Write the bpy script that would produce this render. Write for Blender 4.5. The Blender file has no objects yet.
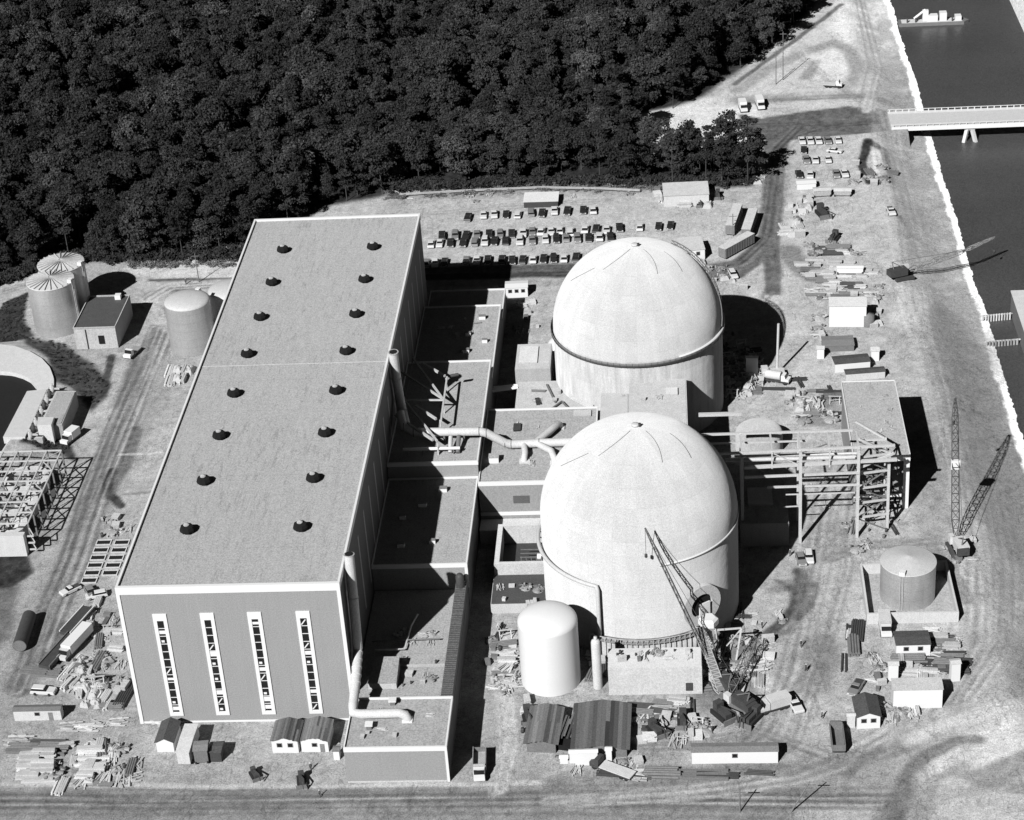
import bpy, math, random
import numpy as np
R_ = math.radians
rng = random.Random(7)
nr = np.random.default_rng(7)
scene = bpy.context.scene
COL = scene.collection

# ------------------------------------------------------------------ survey camera (used both for the real camera and for reading plan positions)
F_PX, CX, CY = 2100.8, 512.0, 410.0
YAW, PIT, ROL = R_(-5.21), R_(29.89), R_(-4.174)
CAM = np.array([65.96, -330.39, 261.32])
_F = np.array([math.sin(YAW)*math.cos(PIT), math.cos(YAW)*math.cos(PIT), -math.sin(PIT)])
_R0 = np.array([math.cos(YAW), -math.sin(YAW), 0.0]); _U0 = np.cross(_R0, _F)
_R = _R0*math.cos(ROL)+_U0*math.sin(ROL); _U = _U0*math.cos(ROL)-_R0*math.sin(ROL)
def ray(x, y): return _F+_R*(x-CX)/F_PX-_U*(y-CY)/F_PX
def G(x, y, z=0.0):
    d = ray(x, y); t = (z-CAM[2])/d[2]; q = CAM+t*d; return (float(q[0]), float(q[1]), float(z))
def OnX(x, y, v, ax=0):
    d = ray(x, y); t = (v-CAM[ax])/d[ax]; q = CAM+t*d; return tuple(float(i) for i in q)
def proj(p):
    d = np.array(p)-CAM; z = d@_F; return (CX+F_PX*(d@_R)/z, CY-F_PX*(d@_U)/z)
def hfit(g, yt):
    lo, hi = 0.0, 60.0
    for _ in range(40):
        m = (lo+hi)/2
        if proj((g[0], g[1], g[2]+m))[1] > yt: lo = m
        else: hi = m
    return m
SAZ, SEL = R_(207.53), R_(37.6)
SUN = np.array([math.sin(SAZ)*math.cos(SEL), math.cos(SAZ)*math.cos(SEL), math.sin(SEL)])

# ------------------------------------------------------------------ materials (all grey: the photograph is black and white)
def nt(m):
    m.use_nodes = True; t = m.node_tree; t.nodes.clear(); return t
def new(t, k, **kw):
    n = t.nodes.new(k)
    for a, v in kw.items(): setattr(n, a, v)
    return n
def mth(t, op, a, b=None, c=None, clamp=False):
    n = new(t, 'ShaderNodeMath', operation=op, use_clamp=clamp)
    for i, v in enumerate((a, b, c)):
        if v is None: continue
        if isinstance(v, (int, float)): n.inputs[i].default_value = v
        else: t.links.new(v, n.inputs[i])
    return n.outputs[0]
def noise(t, vec, scale, detail=3, rough=.6):
    n = new(t, 'ShaderNodeTexNoise'); n.inputs['Scale'].default_value = scale
    n.inputs['Detail'].default_value = detail; n.inputs['Roughness'].default_value = rough
    t.links.new(vec, n.inputs['Vector']); return n.outputs['Fac']
def finish(t, val, rough=.8, metal=0.0, bump=None, bumpd=.1, spec=.3):
    b = new(t, 'ShaderNodeBsdfPrincipled'); o = new(t, 'ShaderNodeOutputMaterial')
    b.inputs['Roughness'].default_value = rough; b.inputs['Metallic'].default_value = metal
    b.inputs['Specular IOR Level'].default_value = spec
    if rough > .8: b.inputs['Diffuse Roughness'].default_value = 1.0
    c = new(t, 'ShaderNodeCombineColor')
    for i in range(3): t.links.new(val, c.inputs[i])
    t.links.new(c.outputs[0], b.inputs['Base Color'])
    if bump is not None:
        bn = new(t, 'ShaderNodeBump'); bn.inputs['Distance'].default_value = bumpd; bn.inputs['Strength'].default_value = 1
        t.links.new(bump, bn.inputs['Height']); t.links.new(bn.outputs[0], b.inputs['Normal'])
    t.links.new(b.outputs[0], o.inputs[0]); return b
def smat(name, base, var=.12, scale=.5, fine=.10, fscale=6.0, rough=.8, metal=0.0, stretch=None, isl=0.0, bumpd=0, drip=0.0, spec=.3, seam=None, rnd=0.0, fleck=0):
    """weathered grey surface: broad blotches, fine grain, optional streaks and sheet seams"""
    m = bpy.data.materials.new(name); t = nt(m)
    g = new(t, 'ShaderNodeNewGeometry'); P = g.outputs['Position']
    mp = new(t, 'ShaderNodeMapping'); t.links.new(P, mp.inputs[0])
    if stretch: mp.inputs['Scale'].default_value = stretch
    n1 = noise(t, mp.outputs[0], scale, 5, .65); n2 = noise(t, P, fscale, 2, .7)
    v = mth(t, 'MULTIPLY_ADD', mth(t, 'SUBTRACT', n1, .5), var*3.2, 1.0)
    v = mth(t, 'MULTIPLY_ADD', mth(t, 'SUBTRACT', n2, .5), (fine*9+.35) if fine > .03 else .12, v)
    if drip:
        m2 = new(t, 'ShaderNodeMapping'); m2.inputs['Scale'].default_value = (1.3, 1.3, .05); t.links.new(P, m2.inputs[0])
        v = mth(t, 'MULTIPLY_ADD', mth(t, 'SUBTRACT', noise(t, m2.outputs[0], .8, 4, .7), .5), drip*3, v)
    if seam:
        ax, pitch, dark = seam
        s = new(t, 'ShaderNodeSeparateXYZ'); t.links.new(P, s.inputs[0])
        fr = mth(t, 'FRACT', mth(t, 'DIVIDE', s.outputs[ax], pitch))
        v = mth(t, 'MULTIPLY', v, mth(t, 'MULTIPLY_ADD', mth(t, 'LESS_THAN', fr, .12), -dark, 1.0))
    if fleck:
        m3 = new(t, 'ShaderNodeMapping'); m3.inputs['Scale'].default_value = (1.6, .22, 1); m3.inputs['Rotation'].default_value = (0, 0, .12); t.links.new(P, m3.inputs[0])
        fk = noise(t, m3.outputs[0], .9, 3, .6); ar = noise(t, P, .07, 2, .5)
        v = mth(t, 'MULTIPLY', v, mth(t, 'MULTIPLY_ADD', mth(t, 'GREATER_THAN', mth(t, 'ADD', fk, mth(t, 'MULTIPLY', ar, .35)), .80), -fleck, 1.0))
        fs = noise(t, P, .8, 2, .5); v = mth(t, 'MULTIPLY', v, mth(t, 'MULTIPLY_ADD', mth(t, 'GREATER_THAN', fs, .72), -fleck*1.3, 1.0))
        s5 = new(t, 'ShaderNodeSeparateXYZ'); t.links.new(P, s5.inputs[0]); w5 = mth(t, 'ADD', s5.outputs[1], mth(t, 'MULTIPLY', noise(t, P, .3, 2), .5))
        v = mth(t, 'MULTIPLY', v, mth(t, 'MULTIPLY_ADD', mth(t, 'LESS_THAN', mth(t, 'FRACT', mth(t, 'DIVIDE', w5, 13.7)), .012), -.13, 1.0))
    if isl:
        v = mth(t, 'MULTIPLY', v, mth(t, 'MULTIPLY_ADD', g.outputs['Random Per Island'], isl, 1-isl/2))
    if rnd:
        oi = new(t, 'ShaderNodeObjectInfo')
        v = mth(t, 'MULTIPLY', v, mth(t, 'MULTIPLY_ADD', oi.outputs['Random'], rnd, 1-rnd/2))
    v = mth(t, 'MULTIPLY', v, base, clamp=True)
    finish(t, v, rough, metal, n1 if bumpd else None, bumpd, spec)
    return m
M = {}
M['roof'] = smat('gravel_roof', .325, .11, .9, .14, 4.0, stretch=(1.0, .12, 1), rough=.95, fleck=.16)
M['roof2'] = smat('flat_roof', .31, .12, .3, .13, 3.0, rough=.95, fleck=.12)
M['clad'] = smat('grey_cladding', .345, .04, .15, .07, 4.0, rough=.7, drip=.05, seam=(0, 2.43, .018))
M['clad_shade_dark'] = smat('shade_darkened_cladding', .13, .06, .15, .08, 4.0, rough=.7, drip=.08)  # darker copy of the cladding, shade of the side walls painted into its colour
M['trim'] = smat('white_trim', .86, .02, .5, .02, 4, rough=.6)
M['conc'] = smat('pale_concrete', .52, .10, .22, .07, 4, drip=.09, rough=.9)
M['conc2'] = smat('grey_concrete', .42, .12, .3, .09, 4, drip=.10, rough=.9)
M['white'] = smat('white_paint', .84, .02, .3, .02, 4, rough=.5)
M['offwhite'] = smat('dusty_white_paint', .66, .08, .8, .06, 5, rough=.6, drip=.08)
M['steel'] = smat('galvanised_steel', .60, .08, .7, .06, 5, rough=.5, metal=.0)
M['tank'] = smat('brushed_tank_steel', .60, .10, .25, .05, 4, rough=.45, metal=.5, drip=.10, seam=(2, 2.4, .06))
M['darksteel'] = smat('dark_steel', .07, .2, 1, .1, 5, rough=.6)
M['black'] = smat('black_void', .012, .2, 1, .1, 5, rough=.9)
M['midsteel'] = smat('primed_steel', .20, .15, .8, .1, 5, rough=.7)
M['lumber'] = smat('pale_lumber', .60, .15, .8, .1, 6, isl=.5, rnd=.3)
M['junk'] = smat('mixed_scrap', .30, .2, .8, .15, 6, isl=1.2, rnd=.5)
M['tin'] = smat('rusty_tin_roof', .12, .25, .5, .12, 4, stretch=(1.6, .06, 1), isl=1.3)
M['tinlight'] = smat('light_tin_roof', .17, .15, .5, .1, 4, stretch=(1.6, .06, 1), isl=.9)
M['tar'] = smat('tar_paper_roof', .09, .2, .5, .15, 4)
M['greyroof'] = smat('grey_felt_roof', .24, .12, .5, .1, 4)
M['glass'] = smat('dark_window_glass', .02, .2, .5, .1, 3, rough=.15, spec=.5)
M['rubber'] = smat('rubber', .03, .1, 1, .1, 5)
M['carL'] = smat('light_car_paint', .75, .03, 1, .02, 5, rough=.3, spec=.5)
M['carM'] = smat('mid_car_paint', .25, .05, 1, .02, 5, rough=.3, spec=.5)
M['carD'] = smat('dark_car_paint', .035, .05, 1, .02, 5, rough=.25, spec=.6)
M['cloth'] = smat('work_clothes', .10, .1, 2, .1, 5, rnd=.9)
M['skin'] = smat('skin', .3, .05, 2, .05, 5)
M['bark'] = smat('bark', .07, .2, 1.5, .1, 5, stretch=(1, 1, .2), rnd=.5)
M['tarp'] = smat('pale_tarp', .52, .1, .8, .05, 5)

def leafmat(name, base):
    m = bpy.data.materials.new(name); t = nt(m)
    g = new(t, 'ShaderNodeNewGeometry'); oi = new(t, 'ShaderNodeObjectInfo')
    v = mth(t, 'MULTIPLY_ADD', g.outputs['Random Per Island'], 1.0, .5)
    v = mth(t, 'MULTIPLY', v, mth(t, 'MULTIPLY_ADD', oi.outputs['Random'], .8, .6))
    n = noise(t, g.outputs['Position'], .35, 2, .5)
    v = mth(t, 'MULTIPLY', v, mth(t, 'MULTIPLY_ADD', n, 1.6, .2))
    v = mth(t, 'MULTIPLY', v, base)
    finish(t, v, .9, spec=.1); return m
M['leaf'] = leafmat('broadleaf_foliage', .043)
M['leafL'] = leafmat('pale_foliage', .07)
M['pine'] = leafmat('pine_foliage', .042)
M['shrub'] = leafmat('dry_scrub', .17)

def dome_mat(name, base, cx, cy, stain):
    m = bpy.data.materials.new(name); t = nt(m)
    g = new(t, 'ShaderNodeNewGeometry'); P = g.outputs['Position']
    s = new(t, 'ShaderNodeSeparateXYZ'); t.links.new(P, s.inputs[0])
    dx = mth(t, 'SUBTRACT', s.outputs[0], cx); dy = mth(t, 'SUBTRACT', s.outputs[1], cy)
    an = mth(t, 'ARCTAN2', dy, dx)
    c = new(t, 'ShaderNodeCombineXYZ'); t.links.new(mth(t, 'MULTIPLY', an, 9.0), c.inputs[0]); t.links.new(mth(t, 'MULTIPLY', s.outputs[2], .05), c.inputs[1])
    st = noise(t, c.outputs[0], 1.2, 5, .65)
    cf = new(t, 'ShaderNodeCombineXYZ'); t.links.new(mth(t, 'FLOOR', mth(t, 'MULTIPLY', an, 24/6.28318)), cf.inputs[0]); t.links.new(mth(t, 'FLOOR', mth(t, 'DIVIDE', s.outputs[2], 3.1)), cf.inputs[1])
    wn = new(t, 'ShaderNodeTexWhiteNoise'); t.links.new(cf.outputs[0], wn.inputs['Vector'])
    n1 = noise(t, P, .16, 5, .6); n2 = noise(t, P, 5, 2, .7)
    v = mth(t, 'MULTIPLY_ADD', mth(t, 'SUBTRACT', st, .5), stain, 1.0)
    v = mth(t, 'MULTIPLY_ADD', mth(t, 'SUBTRACT', n1, .5), .22, v)
    v = mth(t, 'MULTIPLY_ADD', mth(t, 'SUBTRACT', n2, .5), .9, v)
    v = mth(t, 'MULTIPLY_ADD', mth(t, 'SUBTRACT', wn.outputs['Value'], .5), .07, v)
    # pour joints: faint rings every 3 m and vertical form seams
    fz = mth(t, 'LESS_THAN', mth(t, 'FRACT', mth(t, 'DIVIDE', s.outputs[2], 3.1)), .05)
    fa = mth(t, 'LESS_THAN', mth(t, 'FRACT', mth(t, 'MULTIPLY', an, 24/6.28318)), .035)
    v = mth(t, 'MULTIPLY', v, mth(t, 'MULTIPLY_ADD', mth(t, 'MAXIMUM', fz, fa), -.045, 1.0))
    v = mth(t, 'MULTIPLY', v, base, clamp=True)
    finish(t, v, .9, bump=n1, bumpd=.15); return m

# ------------------------------------------------------------------ mesh builder
class MB:
    def __init__(s): s.v = []; s.f = []; s.sm = []
    def add(s, vs, fs, smooth=False):
        o = len(s.v); s.v += [tuple(map(float, p)) for p in vs]
        for f in fs: s.f.append(tuple(i+o for i in f)); s.sm.append(smooth)
        return s
    def box(s, x0, x1, y0, y1, z0, z1):
        return s.add([(x0,y0,z0),(x1,y0,z0),(x1,y1,z0),(x0,y1,z0),(x0,y0,z1),(x1,y0,z1),(x1,y1,z1),(x0,y1,z1)],
                     [(0,3,2,1),(4,5,6,7),(0,1,5,4),(1,2,6,5),(2,3,7,6),(3,0,4,7)])
    def cbox(s, c, d, rz=0, tilt=0):
        ca, sa = math.cos(rz), math.sin(rz); vs = []
        for z in (-1, 1):
            for x, y in ((-1,-1),(1,-1),(1,1),(-1,1)):
                px, py, pz = x*d[0]/2, y*d[1]/2, z*d[2]/2
                if tilt: px, pz = px*math.cos(tilt)-pz*math.sin(tilt), px*math.sin(tilt)+pz*math.cos(tilt)
                vs.append((c[0]+px*ca-py*sa, c[1]+px*sa+py*ca, c[2]+pz))
        return s.add(vs, [(0,3,2,1),(4,5,6,7),(0,1,5,4),(1,2,6,5),(2,3,7,6),(3,0,4,7)])
    def beam(s, a, b, w, h=None):
        h = h or w; a = np.array(a, float); b = np.array(b, float); d = b-a; L = np.linalg.norm(d)
        if L < 1e-6: return s
        d /= L; up = np.array([0, 0, 1.]) if abs(d[2]) < .95 else np.array([0, 1., 0])
        r = np.cross(d, up); r /= np.linalg.norm(r); u = np.cross(r, d)
        vs = [q+r*i*w/2+u*j*h/2 for q in (a, b) for i, j in ((-1,-1),(1,-1),(1,1),(-1,1))]
        return s.add(vs, [(0,1,2,3),(7,6,5,4),(0,4,5,1),(1,5,6,2),(2,6,7,3),(3,7,4,0)])
    def tube(s, pts, r, n=12, r2=None, cap=True):
        pts = [np.array(p, float) for p in pts]; m = len(pts); vs = []; prev = None
        for i, p in enumerate(pts):
            d = pts[min(i+1, m-1)]-pts[max(i-1, 0)]; d /= (np.linalg.norm(d)+1e-9)
            if prev is None:
                up = np.array([0, 0, 1.]) if abs(d[2]) < .9 else np.array([0, 1., 0])
                a = np.cross(d, up)
            else: a = prev-d*(prev@d)
            a /= np.linalg.norm(a); prev = a; b = np.cross(d, a)
            rr = r if r2 is None else r+(r2-r)*i/(m-1)
            for k in range(n):
                t = 2*math.pi*k/n; vs.append(p+rr*(a*math.cos(t)+b*math.sin(t)))
        fs = [(i*n+k, i*n+(k+1) % n, (i+1)*n+(k+1) % n, (i+1)*n+k) for i in range(m-1) for k in range(n)]
        s.add(vs, fs, True)
        if cap:
            s.add(vs[:n], [tuple(range(n))[::-1]]); s.add(vs[-n:], [tuple(range(n))])
        return s
    def lathe(s, prof, c=(0, 0, 0), n=48, a0=0, a1=2*math.pi, smooth=True):
        full = abs(a1-a0-2*math.pi) < 1e-6; k = n if full else n+1; vs = []
        for r, z in prof:
            for i in range(k):
                t = a0+(a1-a0)*i/n; vs.append((c[0]+r*math.cos(t), c[1]+r*math.sin(t), c[2]+z))
        fs = []
        for j in range(len(prof)-1):
            for i in range(n):
                i2 = (i+1) % k; fs.append((j*k+i, j*k+i2, (j+1)*k+i2, (j+1)*k+i))
        return s.add(vs, fs, smooth)
    def prism(s, poly, z0, z1):
        n = len(poly); vs = [(x, y, z0) for x, y in poly]+[(x, y, z1) for x, y in poly]
        return s.add(vs, [tuple(range(n))[::-1], tuple(range(n, 2*n))]+[(i, (i+1) % n, n+(i+1) % n, n+i) for i in range(n)])
    def build(s, name, mat, parent=None, local=False):
        me = bpy.data.meshes.new(name); org = np.zeros(3)
        if parent is not None and not local:
            q = parent
            while q is not None: org += np.array(q.location); q = q.parent
        V = np.array(s.v, float)-org if s.v else np.zeros((0, 3))
        me.from_pydata(V.tolist(), [], s.f); me.polygons.foreach_set('use_smooth', s.sm)
        me.materials.append(M[mat] if isinstance(mat, str) else mat); me.update()
        o = bpy.data.objects.new(name, me); COL.objects.link(o)
        if parent is not None: o.parent = parent
        return o
def tag(o, label=None, cat=None, group=None, kind=None):
    if label: o['label'] = label
    if cat: o['category'] = cat
    if group: o['group'] = group
    if kind: o['kind'] = kind
    return o
def thing(name, label, cat, loc=(0, 0, 0), rz=0, group=None):
    o = bpy.data.objects.new(name, None); COL.objects.link(o); o.location = loc; o.rotation_euler = (0, 0, rz)
    o.empty_display_size = .5
    return tag(o, label, cat, group)
def dup(root, loc=None, rz=None, label=None, sc=None, mats=None):
    r = root.copy(); COL.objects.link(r)
    if loc is not None: r.location = loc
    if rz is not None: r.rotation_euler = (0, 0, rz)
    if sc is not None: r.scale = sc
    if label: r['label'] = label
    for ch in KIDS[root.name]:
        c = ch[0].copy(); COL.objects.link(c); c.parent = r
        for g in ch[1]:
            d = g.copy(); COL.objects.link(d); d.parent = c
    return r
KIDS = {}
def remember(root):
    ch = [o for o in COL.objects if o.parent == root]
    KIDS[root.name] = [(c, [o for o in COL.objects if o.parent == c]) for c in ch]
    return root

# ------------------------------------------------------------------ the ground sheet, with painted ground cover
def axis(segs):
    out = []
    for a, b, st in segs: out += list(np.arange(a, b, st))
    return np.array(out+[segs[-1][1]])
gx = axis([(-1500, -300, 150), (-300, -140, 8), (-140, 160, .55), (160, 215, 1.5), (215, 400, 12), (400, 1600, 150)])
gy = axis([(-400, -60, 20), (-60, -48, 3), (-48, 130, .5), (130, 300, .7), (300, 470, 1.3), (470, 700, 12), (700, 2500, 150)])
NX, NY = len(gx), len(gy)
XX, YY = np.meshgrid(gx, gy)
def vnoise(scale, seed):
    r = np.random.default_rng(seed); n = 128; tb = r.random((n, n))
    u = XX/scale+1000; v = YY/scale+1000; iu = np.floor(u).astype(int); iv = np.floor(v).astype(int)
    fu = u-iu; fv = v-iv; fu = fu*fu*(3-2*fu); fv = fv*fv*(3-2*fv)
    g = lambda a, b: tb[a % n, b % n]
    return (g(iu, iv)*(1-fu)+g(iu+1, iv)*fu)*(1-fv)+(g(iu, iv+1)*(1-fu)+g(iu+1, iv+1)*fu)*fv
def fbm(scale, seed, o=4):
    t = 0; a = 1; s = 0
    for i in range(o): t = t+a*vnoise(scale/2**i, seed+i*11); s += a; a *= .55
    return t/s-.5
WX = fbm(9, 1)*5; WY = fbm(9, 40)*5
TONE = .44+fbm(40, 5)*.07+fbm(9, 9)*.07+fbm(3, 21, 3)*.10
HGT = fbm(14, 77)*.25
def pts(px): return np.array([G(x, y)[:2] for x, y in px])
def sdist_line(P, warp=1.0):
    D = np.full(XX.shape, 1e9); X = XX+WX*warp*.25; Y = YY+WY*warp*.25
    for a, b in zip(P[:-1], P[1:]):
        d = b-a; L = d@d+1e-9; t = np.clip(((X-a[0])*d[0]+(Y-a[1])*d[1])/L, 0, 1)
        D = np.minimum(D, np.hypot(X-a[0]-t*d[0], Y-a[1]-t*d[1]))
    return D
def sdist_poly(P, warp=1.0):
    P = np.asarray(P); D = sdist_line(np.vstack([P, P[:1]]), warp); X = XX+WX*warp*.25; Y = YY+WY*warp*.25
    ins = np.zeros(XX.shape, bool); n = len(P)
    for i in range(n):
        a, b = P[i], P[(i+1) % n]
        c = ((a[1] > Y) != (b[1] > Y)) & (X < (b[0]-a[0])*(Y-a[1])/(b[1]-a[1]+1e-12)+a[0]); ins ^= c
    return np.where(ins, -D, D)
def blend(mask, tone, alpha):
    global TONE
    TONE = TONE*(1-mask*alpha)+tone*mask*alpha
def smooth(t): t = np.clip(t, 0, 1); return t*t*(3-2*t)
def pline(px, w, tone, alpha=.8, soft=1.5, warp=1.0):
    blend(smooth(1-(sdist_line(pts(px), warp)-w/2)/soft), tone, alpha)
def ppoly(px, tone, alpha=.9, soft=2.0, warp=1.0):
    blend(smooth(.5-sdist_poly(pts(px), warp)/soft), tone, alpha)
def tracks(px, tone, alpha=.5, gap=1.0, w=.55):
    D = sdist_line(pts(px), .3); blend(smooth(1-(abs(D-gap)-w/2)/.5), tone, alpha)
FOREST_PX = [(-60, 300), (0, 284), (60, 262), (130, 262), (200, 262), (250, 250), (330, 205), (385, 196), (400, 189), (540, 184),
             (640, 187), (700, 188), (752, 186), (758, 172), (715, 163), (660, 160), (640, 140), (636, 122), (660, 115), (684, 110), (700, 98), (728, 78), (772, 46), (806, 16), (828, -20), (840, -70), (-60, -70)]
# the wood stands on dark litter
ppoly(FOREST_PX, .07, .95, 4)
ppoly([(385, 186), (560, 184), (700, 186), (700, 196), (540, 196), (385, 206)], .34, .6, 3)
ppoly([(128, 250), (240, 245), (240, 280), (128, 276)], .55, .8, 2)
pline([(150, 280), (232, 279)], 1.0, .16, .8, .6)
pline([(402, 193), (470, 191), (540, 187), (600, 188), (695, 186)], 1.6, .16, .7, 2)
ppoly([(405, 200), (720, 190), (745, 255), (430, 262)], .47, .6, 4)
# clearing behind the first belt of trees and the cut beside the upper wood
pline([(385, 128), (470, 128), (560, 124), (640, 118), (700, 110)], 7, .55, .8, 3)
ppoly([(560, 128), (640, 116), (700, 98), (750, 94), (765, 120), (765, 160), (715, 162), (640, 158), (570, 148)], .56, .9, 4)
ppoly([(700, 105), (735, 84), (790, 44), (830, 8), (850, -30), (905, -30), (905, 60), (880, 108), (745, 108)], .50, .8, 4)
ppoly([(850, -30), (880, -30), (900, 30), (868, 60), (830, 30)], .66, .7, 8)
ppoly([(805, 62), (835, 48), (850, 60), (848, 82), (808, 78)], .58, .8, 3)
pline([(738, 90), (770, 68), (800, 54), (835, 42), (850, 50), (857, 70), (846, 92)], 2.2, .30, .6, 3)
pline([(735, 84), (790, 44), (842, 4)], 1.0, .12, .7, 1.0)
pline([(740, 100), (800, 97), (850, 96), (892, 96)], 4, .30, .55, 4)
pline([(806, 78), (812, 70), (815, 62)], 2, .25, .6, 2)
# roads
# left haul road and its tracks
ppoly([(0, 690), (16, 620), (62, 548), (95, 470), (135, 380), (160, 330), (200, 350), (170, 392), (130, 470), (100, 540), (70, 600), (45, 660), (0, 760)], .36, .6, 6)
for o in (0, 10, 18): tracks([(12+o, 690), (45+o, 610), (68+o, 555), (92+o, 480), (112+o, 430), (135+o, 370), (152+o, 335)], .22, .55)
pline([(60, 575), (76, 535), (96, 482), (108, 448)], 2.0, .14, .65, 2.0)
pline([(120, 405), (132, 372), (138, 355)], 1.6, .18, .5, 2)
tracks([(165, 312), (150, 306), (148, 298), (158, 292), (180, 288), (228, 284)], .22, .7)
tracks([(190, 322), (160, 318), (146, 306), (150, 294), (168, 288), (228, 281)], .24, .6)
tracks([(0, 274), (60, 262), (120, 284), (150, 298)], .33, .5)
# banks of rough grass around the basin and the tanks
ppoly([(-20, 330), (8, 300), (28, 292), (24, 320), (34, 336), (-20, 352)], .085, .9, 1.5)
ppoly([(22, 336), (62, 344), (92, 364), (112, 384), (106, 398), (92, 412), (74, 392), (54, 390), (50, 366), (28, 348)], .12, .9, 2)
pline([(112, 356), (104, 392)], 1.4, .10, .8, .8)
ppoly([(26, 440), (50, 438), (72, 446), (76, 462), (62, 456), (22, 452)], .10, .9, 1.2)
ppoly([(-10, 538), (30, 556), (32, 572), (12, 588), (-10, 590)], .09, .9, 1.5)
ppoly([(-20, 590), (20, 585), (8, 640), (-20, 660)], .20, .7, 3)
pline([(50, 662), (70, 640), (62, 630)], 3, .18, .6, 3)
pline([(112, 470), (107, 492), (122, 506)], 1.6, .08, .8, .8)
pline([(136, 430), (128, 460), (116, 480), (108, 496)], 2.2, .20, .6, 1.2)
pline([(120, 455), (160, 452)], .7, .6, .6, .4); pline([(122, 495), (155, 492)], .6, .22, .5, .4)
# front road and yard
ppoly([(-20, 792), (280, 790), (560, 788), (790, 800), (800, 830), (-20, 830)], .335, .75, 3)
for yy in (795, 802, 811): tracks([(0, yy), (300, yy-1), (560, yy-1), (780, yy+4)], .24, .35)
pline([(0, 786), (300, 787), (540, 783)], .8, .58, .5, .7)
ppoly([(640, 770), (790, 775), (860, 752), (900, 760), (880, 800), (800, 800)], .34, .6, 6)
pline([(560, 783), (700, 778), (830, 766), (900, 745)], 2.5, .26, .5, 3)
pline([(880, 840), (900, 792), (925, 752), (950, 738)], 2.4, .27, .6, 2.5, 2)
ppoly([(925, 745), (1040, 690), (1040, 770), (960, 790), (905, 775)], .62, .6, 8)
ppoly([(960, 790), (1040, 780), (1040, 840), (900, 840)], .36, .6, 6)
ppoly([(1008, 640), (1040, 640), (1040, 700), (1005, 690)], .28, .6, 6)
tracks([(800, 780), (880, 745), (940, 700), (975, 650), (985, 600), (975, 560)], .34, .5)
tracks([(700, 790), (800, 770), (900, 730), (950, 680), (965, 620), (968, 560)], .56, .5)
# spoil and oil around the hatch crane
pline([(796, 572), (798, 590), (790, 606), (782, 622), (768, 634)], 1.5, .13, .85, 1.2, 2.5); pline([(786, 588), (800, 594), (806, 606), (796, 618)], 1.0, .17, .8, 1, 2); pline([(775, 582), (792, 588), (812, 584)], .8, .2, .7, .8, 2)
pline([(806, 640), (808, 660), (802, 690)], .7, .3, .6, .8, 2); pline([(760, 640), (790, 630), (800, 612)], .9, .2, .6, 1, 2)
pline([(775, 590), (800, 578), (812, 590), (800, 612)], 1.6, .24, .6, 1.5)
ppoly([(720, 640), (760, 640), (765, 660), (740, 700), (700, 712), (690, 690)], .25, .7, 4)
pline([(818, 690), (826, 660), (824, 640)], 2.5, .24, .5, 2.5)
pline([(746, 668), (790, 700), (802, 712)], 2, .56, .6, 2)
# east yard, canal bank
ppoly([(800, 80), (880, 110), (905, 160), (925, 240), (905, 262), (880, 240), (860, 170), (800, 160)], .48, .6, 8)
ppoly([(885, 160), (915, 165), (935, 240), (950, 310), (975, 420), (1010, 520), (960, 480), (930, 400), (918, 320), (905, 250)], .38, .7, 8)
ppoly([(932, 290), (960, 300), (985, 330), (1000, 380), (1030, 460), (1030, 560), (990, 520), (955, 430), (935, 350)], .25, .75, 5)
ppoly([(880, 395), (930, 398), (945, 470), (960, 520), (930, 560), (905, 520), (915, 470)], .34, .5, 8)
pline([(925, 440), (950, 470), (985, 500), (1024, 545)], 3, .22, .5, 5)
pline([(900, 215), (912, 232), (915, 252)], 1.2, .08, .8, .7)
ppoly([(900, 285), (930, 290), (925, 330), (890, 320)], .60, .6, 5)
for q in ([(868, 140), (862, 165), (870, 182), (888, 176)], [(870, 142), (885, 150), (892, 180)]): pline(q, 1.8, .06, .85, 1)
ppoly([(872, 150), (880, 150), (886, 172), (874, 172)], .62, .8, 1)
pline([(790, 250), (795, 262), (812, 276)], 4, .22, .6, 2.5)
ppoly([(800, 395), (838, 395), (838, 430), (805, 425)], .27, .7, 4)
ppoly([(748, 330), (784, 330), (790, 370), (760, 380)], .40, .4, 4)
pline([(836, 524), (838, 545), (830, 556)], 2.2, .30, .5, 2)
pline([(960, 300), (990, 330), (1004, 370), (1024, 430)], 3, .5, .5, 3)
pline([(900, 60), (905, 110), (918, 170), (935, 240)], 6, .40, .35, 6)
ROADT = .195
ppoly([(738, 114), (762, 118), (800, 112), (850, 106), (892, 112), (892, 130), (850, 135), (800, 139), (780, 142), (764, 140), (745, 134)], ROADT, .95, 1.4)
ppoly([(764, 136), (790, 138), (786, 165), (784, 200), (780, 232), (779, 262), (781, 295), (766, 295), (762, 262), (742, 278), (700, 285), (700, 268), (730, 262), (758, 240), (762, 200), (764, 165)], ROADT+.01, .92, 1.2)
ppoly([(424, 268), (580, 263), (700, 262), (700, 276), (580, 277), (424, 281)], .17, .9, 1.6)
ppoly([(430, 281), (700, 279), (700, 284), (430, 287)], .34, .6, 1.5)
for o in (-5, 4): tracks([(776+o, 150), (770+o, 200), (768+o, 240), (752+o, 262), (716, 276)], .30, .4, 1.0, .3)
tracks([(772, 240), (778, 275), (766, 297)], .25, .6); tracks([(756, 250), (740, 264), (700, 268)], .34, .4)
tracks([(745, 126), (800, 124), (870, 120)], .15, .5); tracks([(775, 150), (786, 138), (820, 128), (890, 120)], .15, .6)
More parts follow.
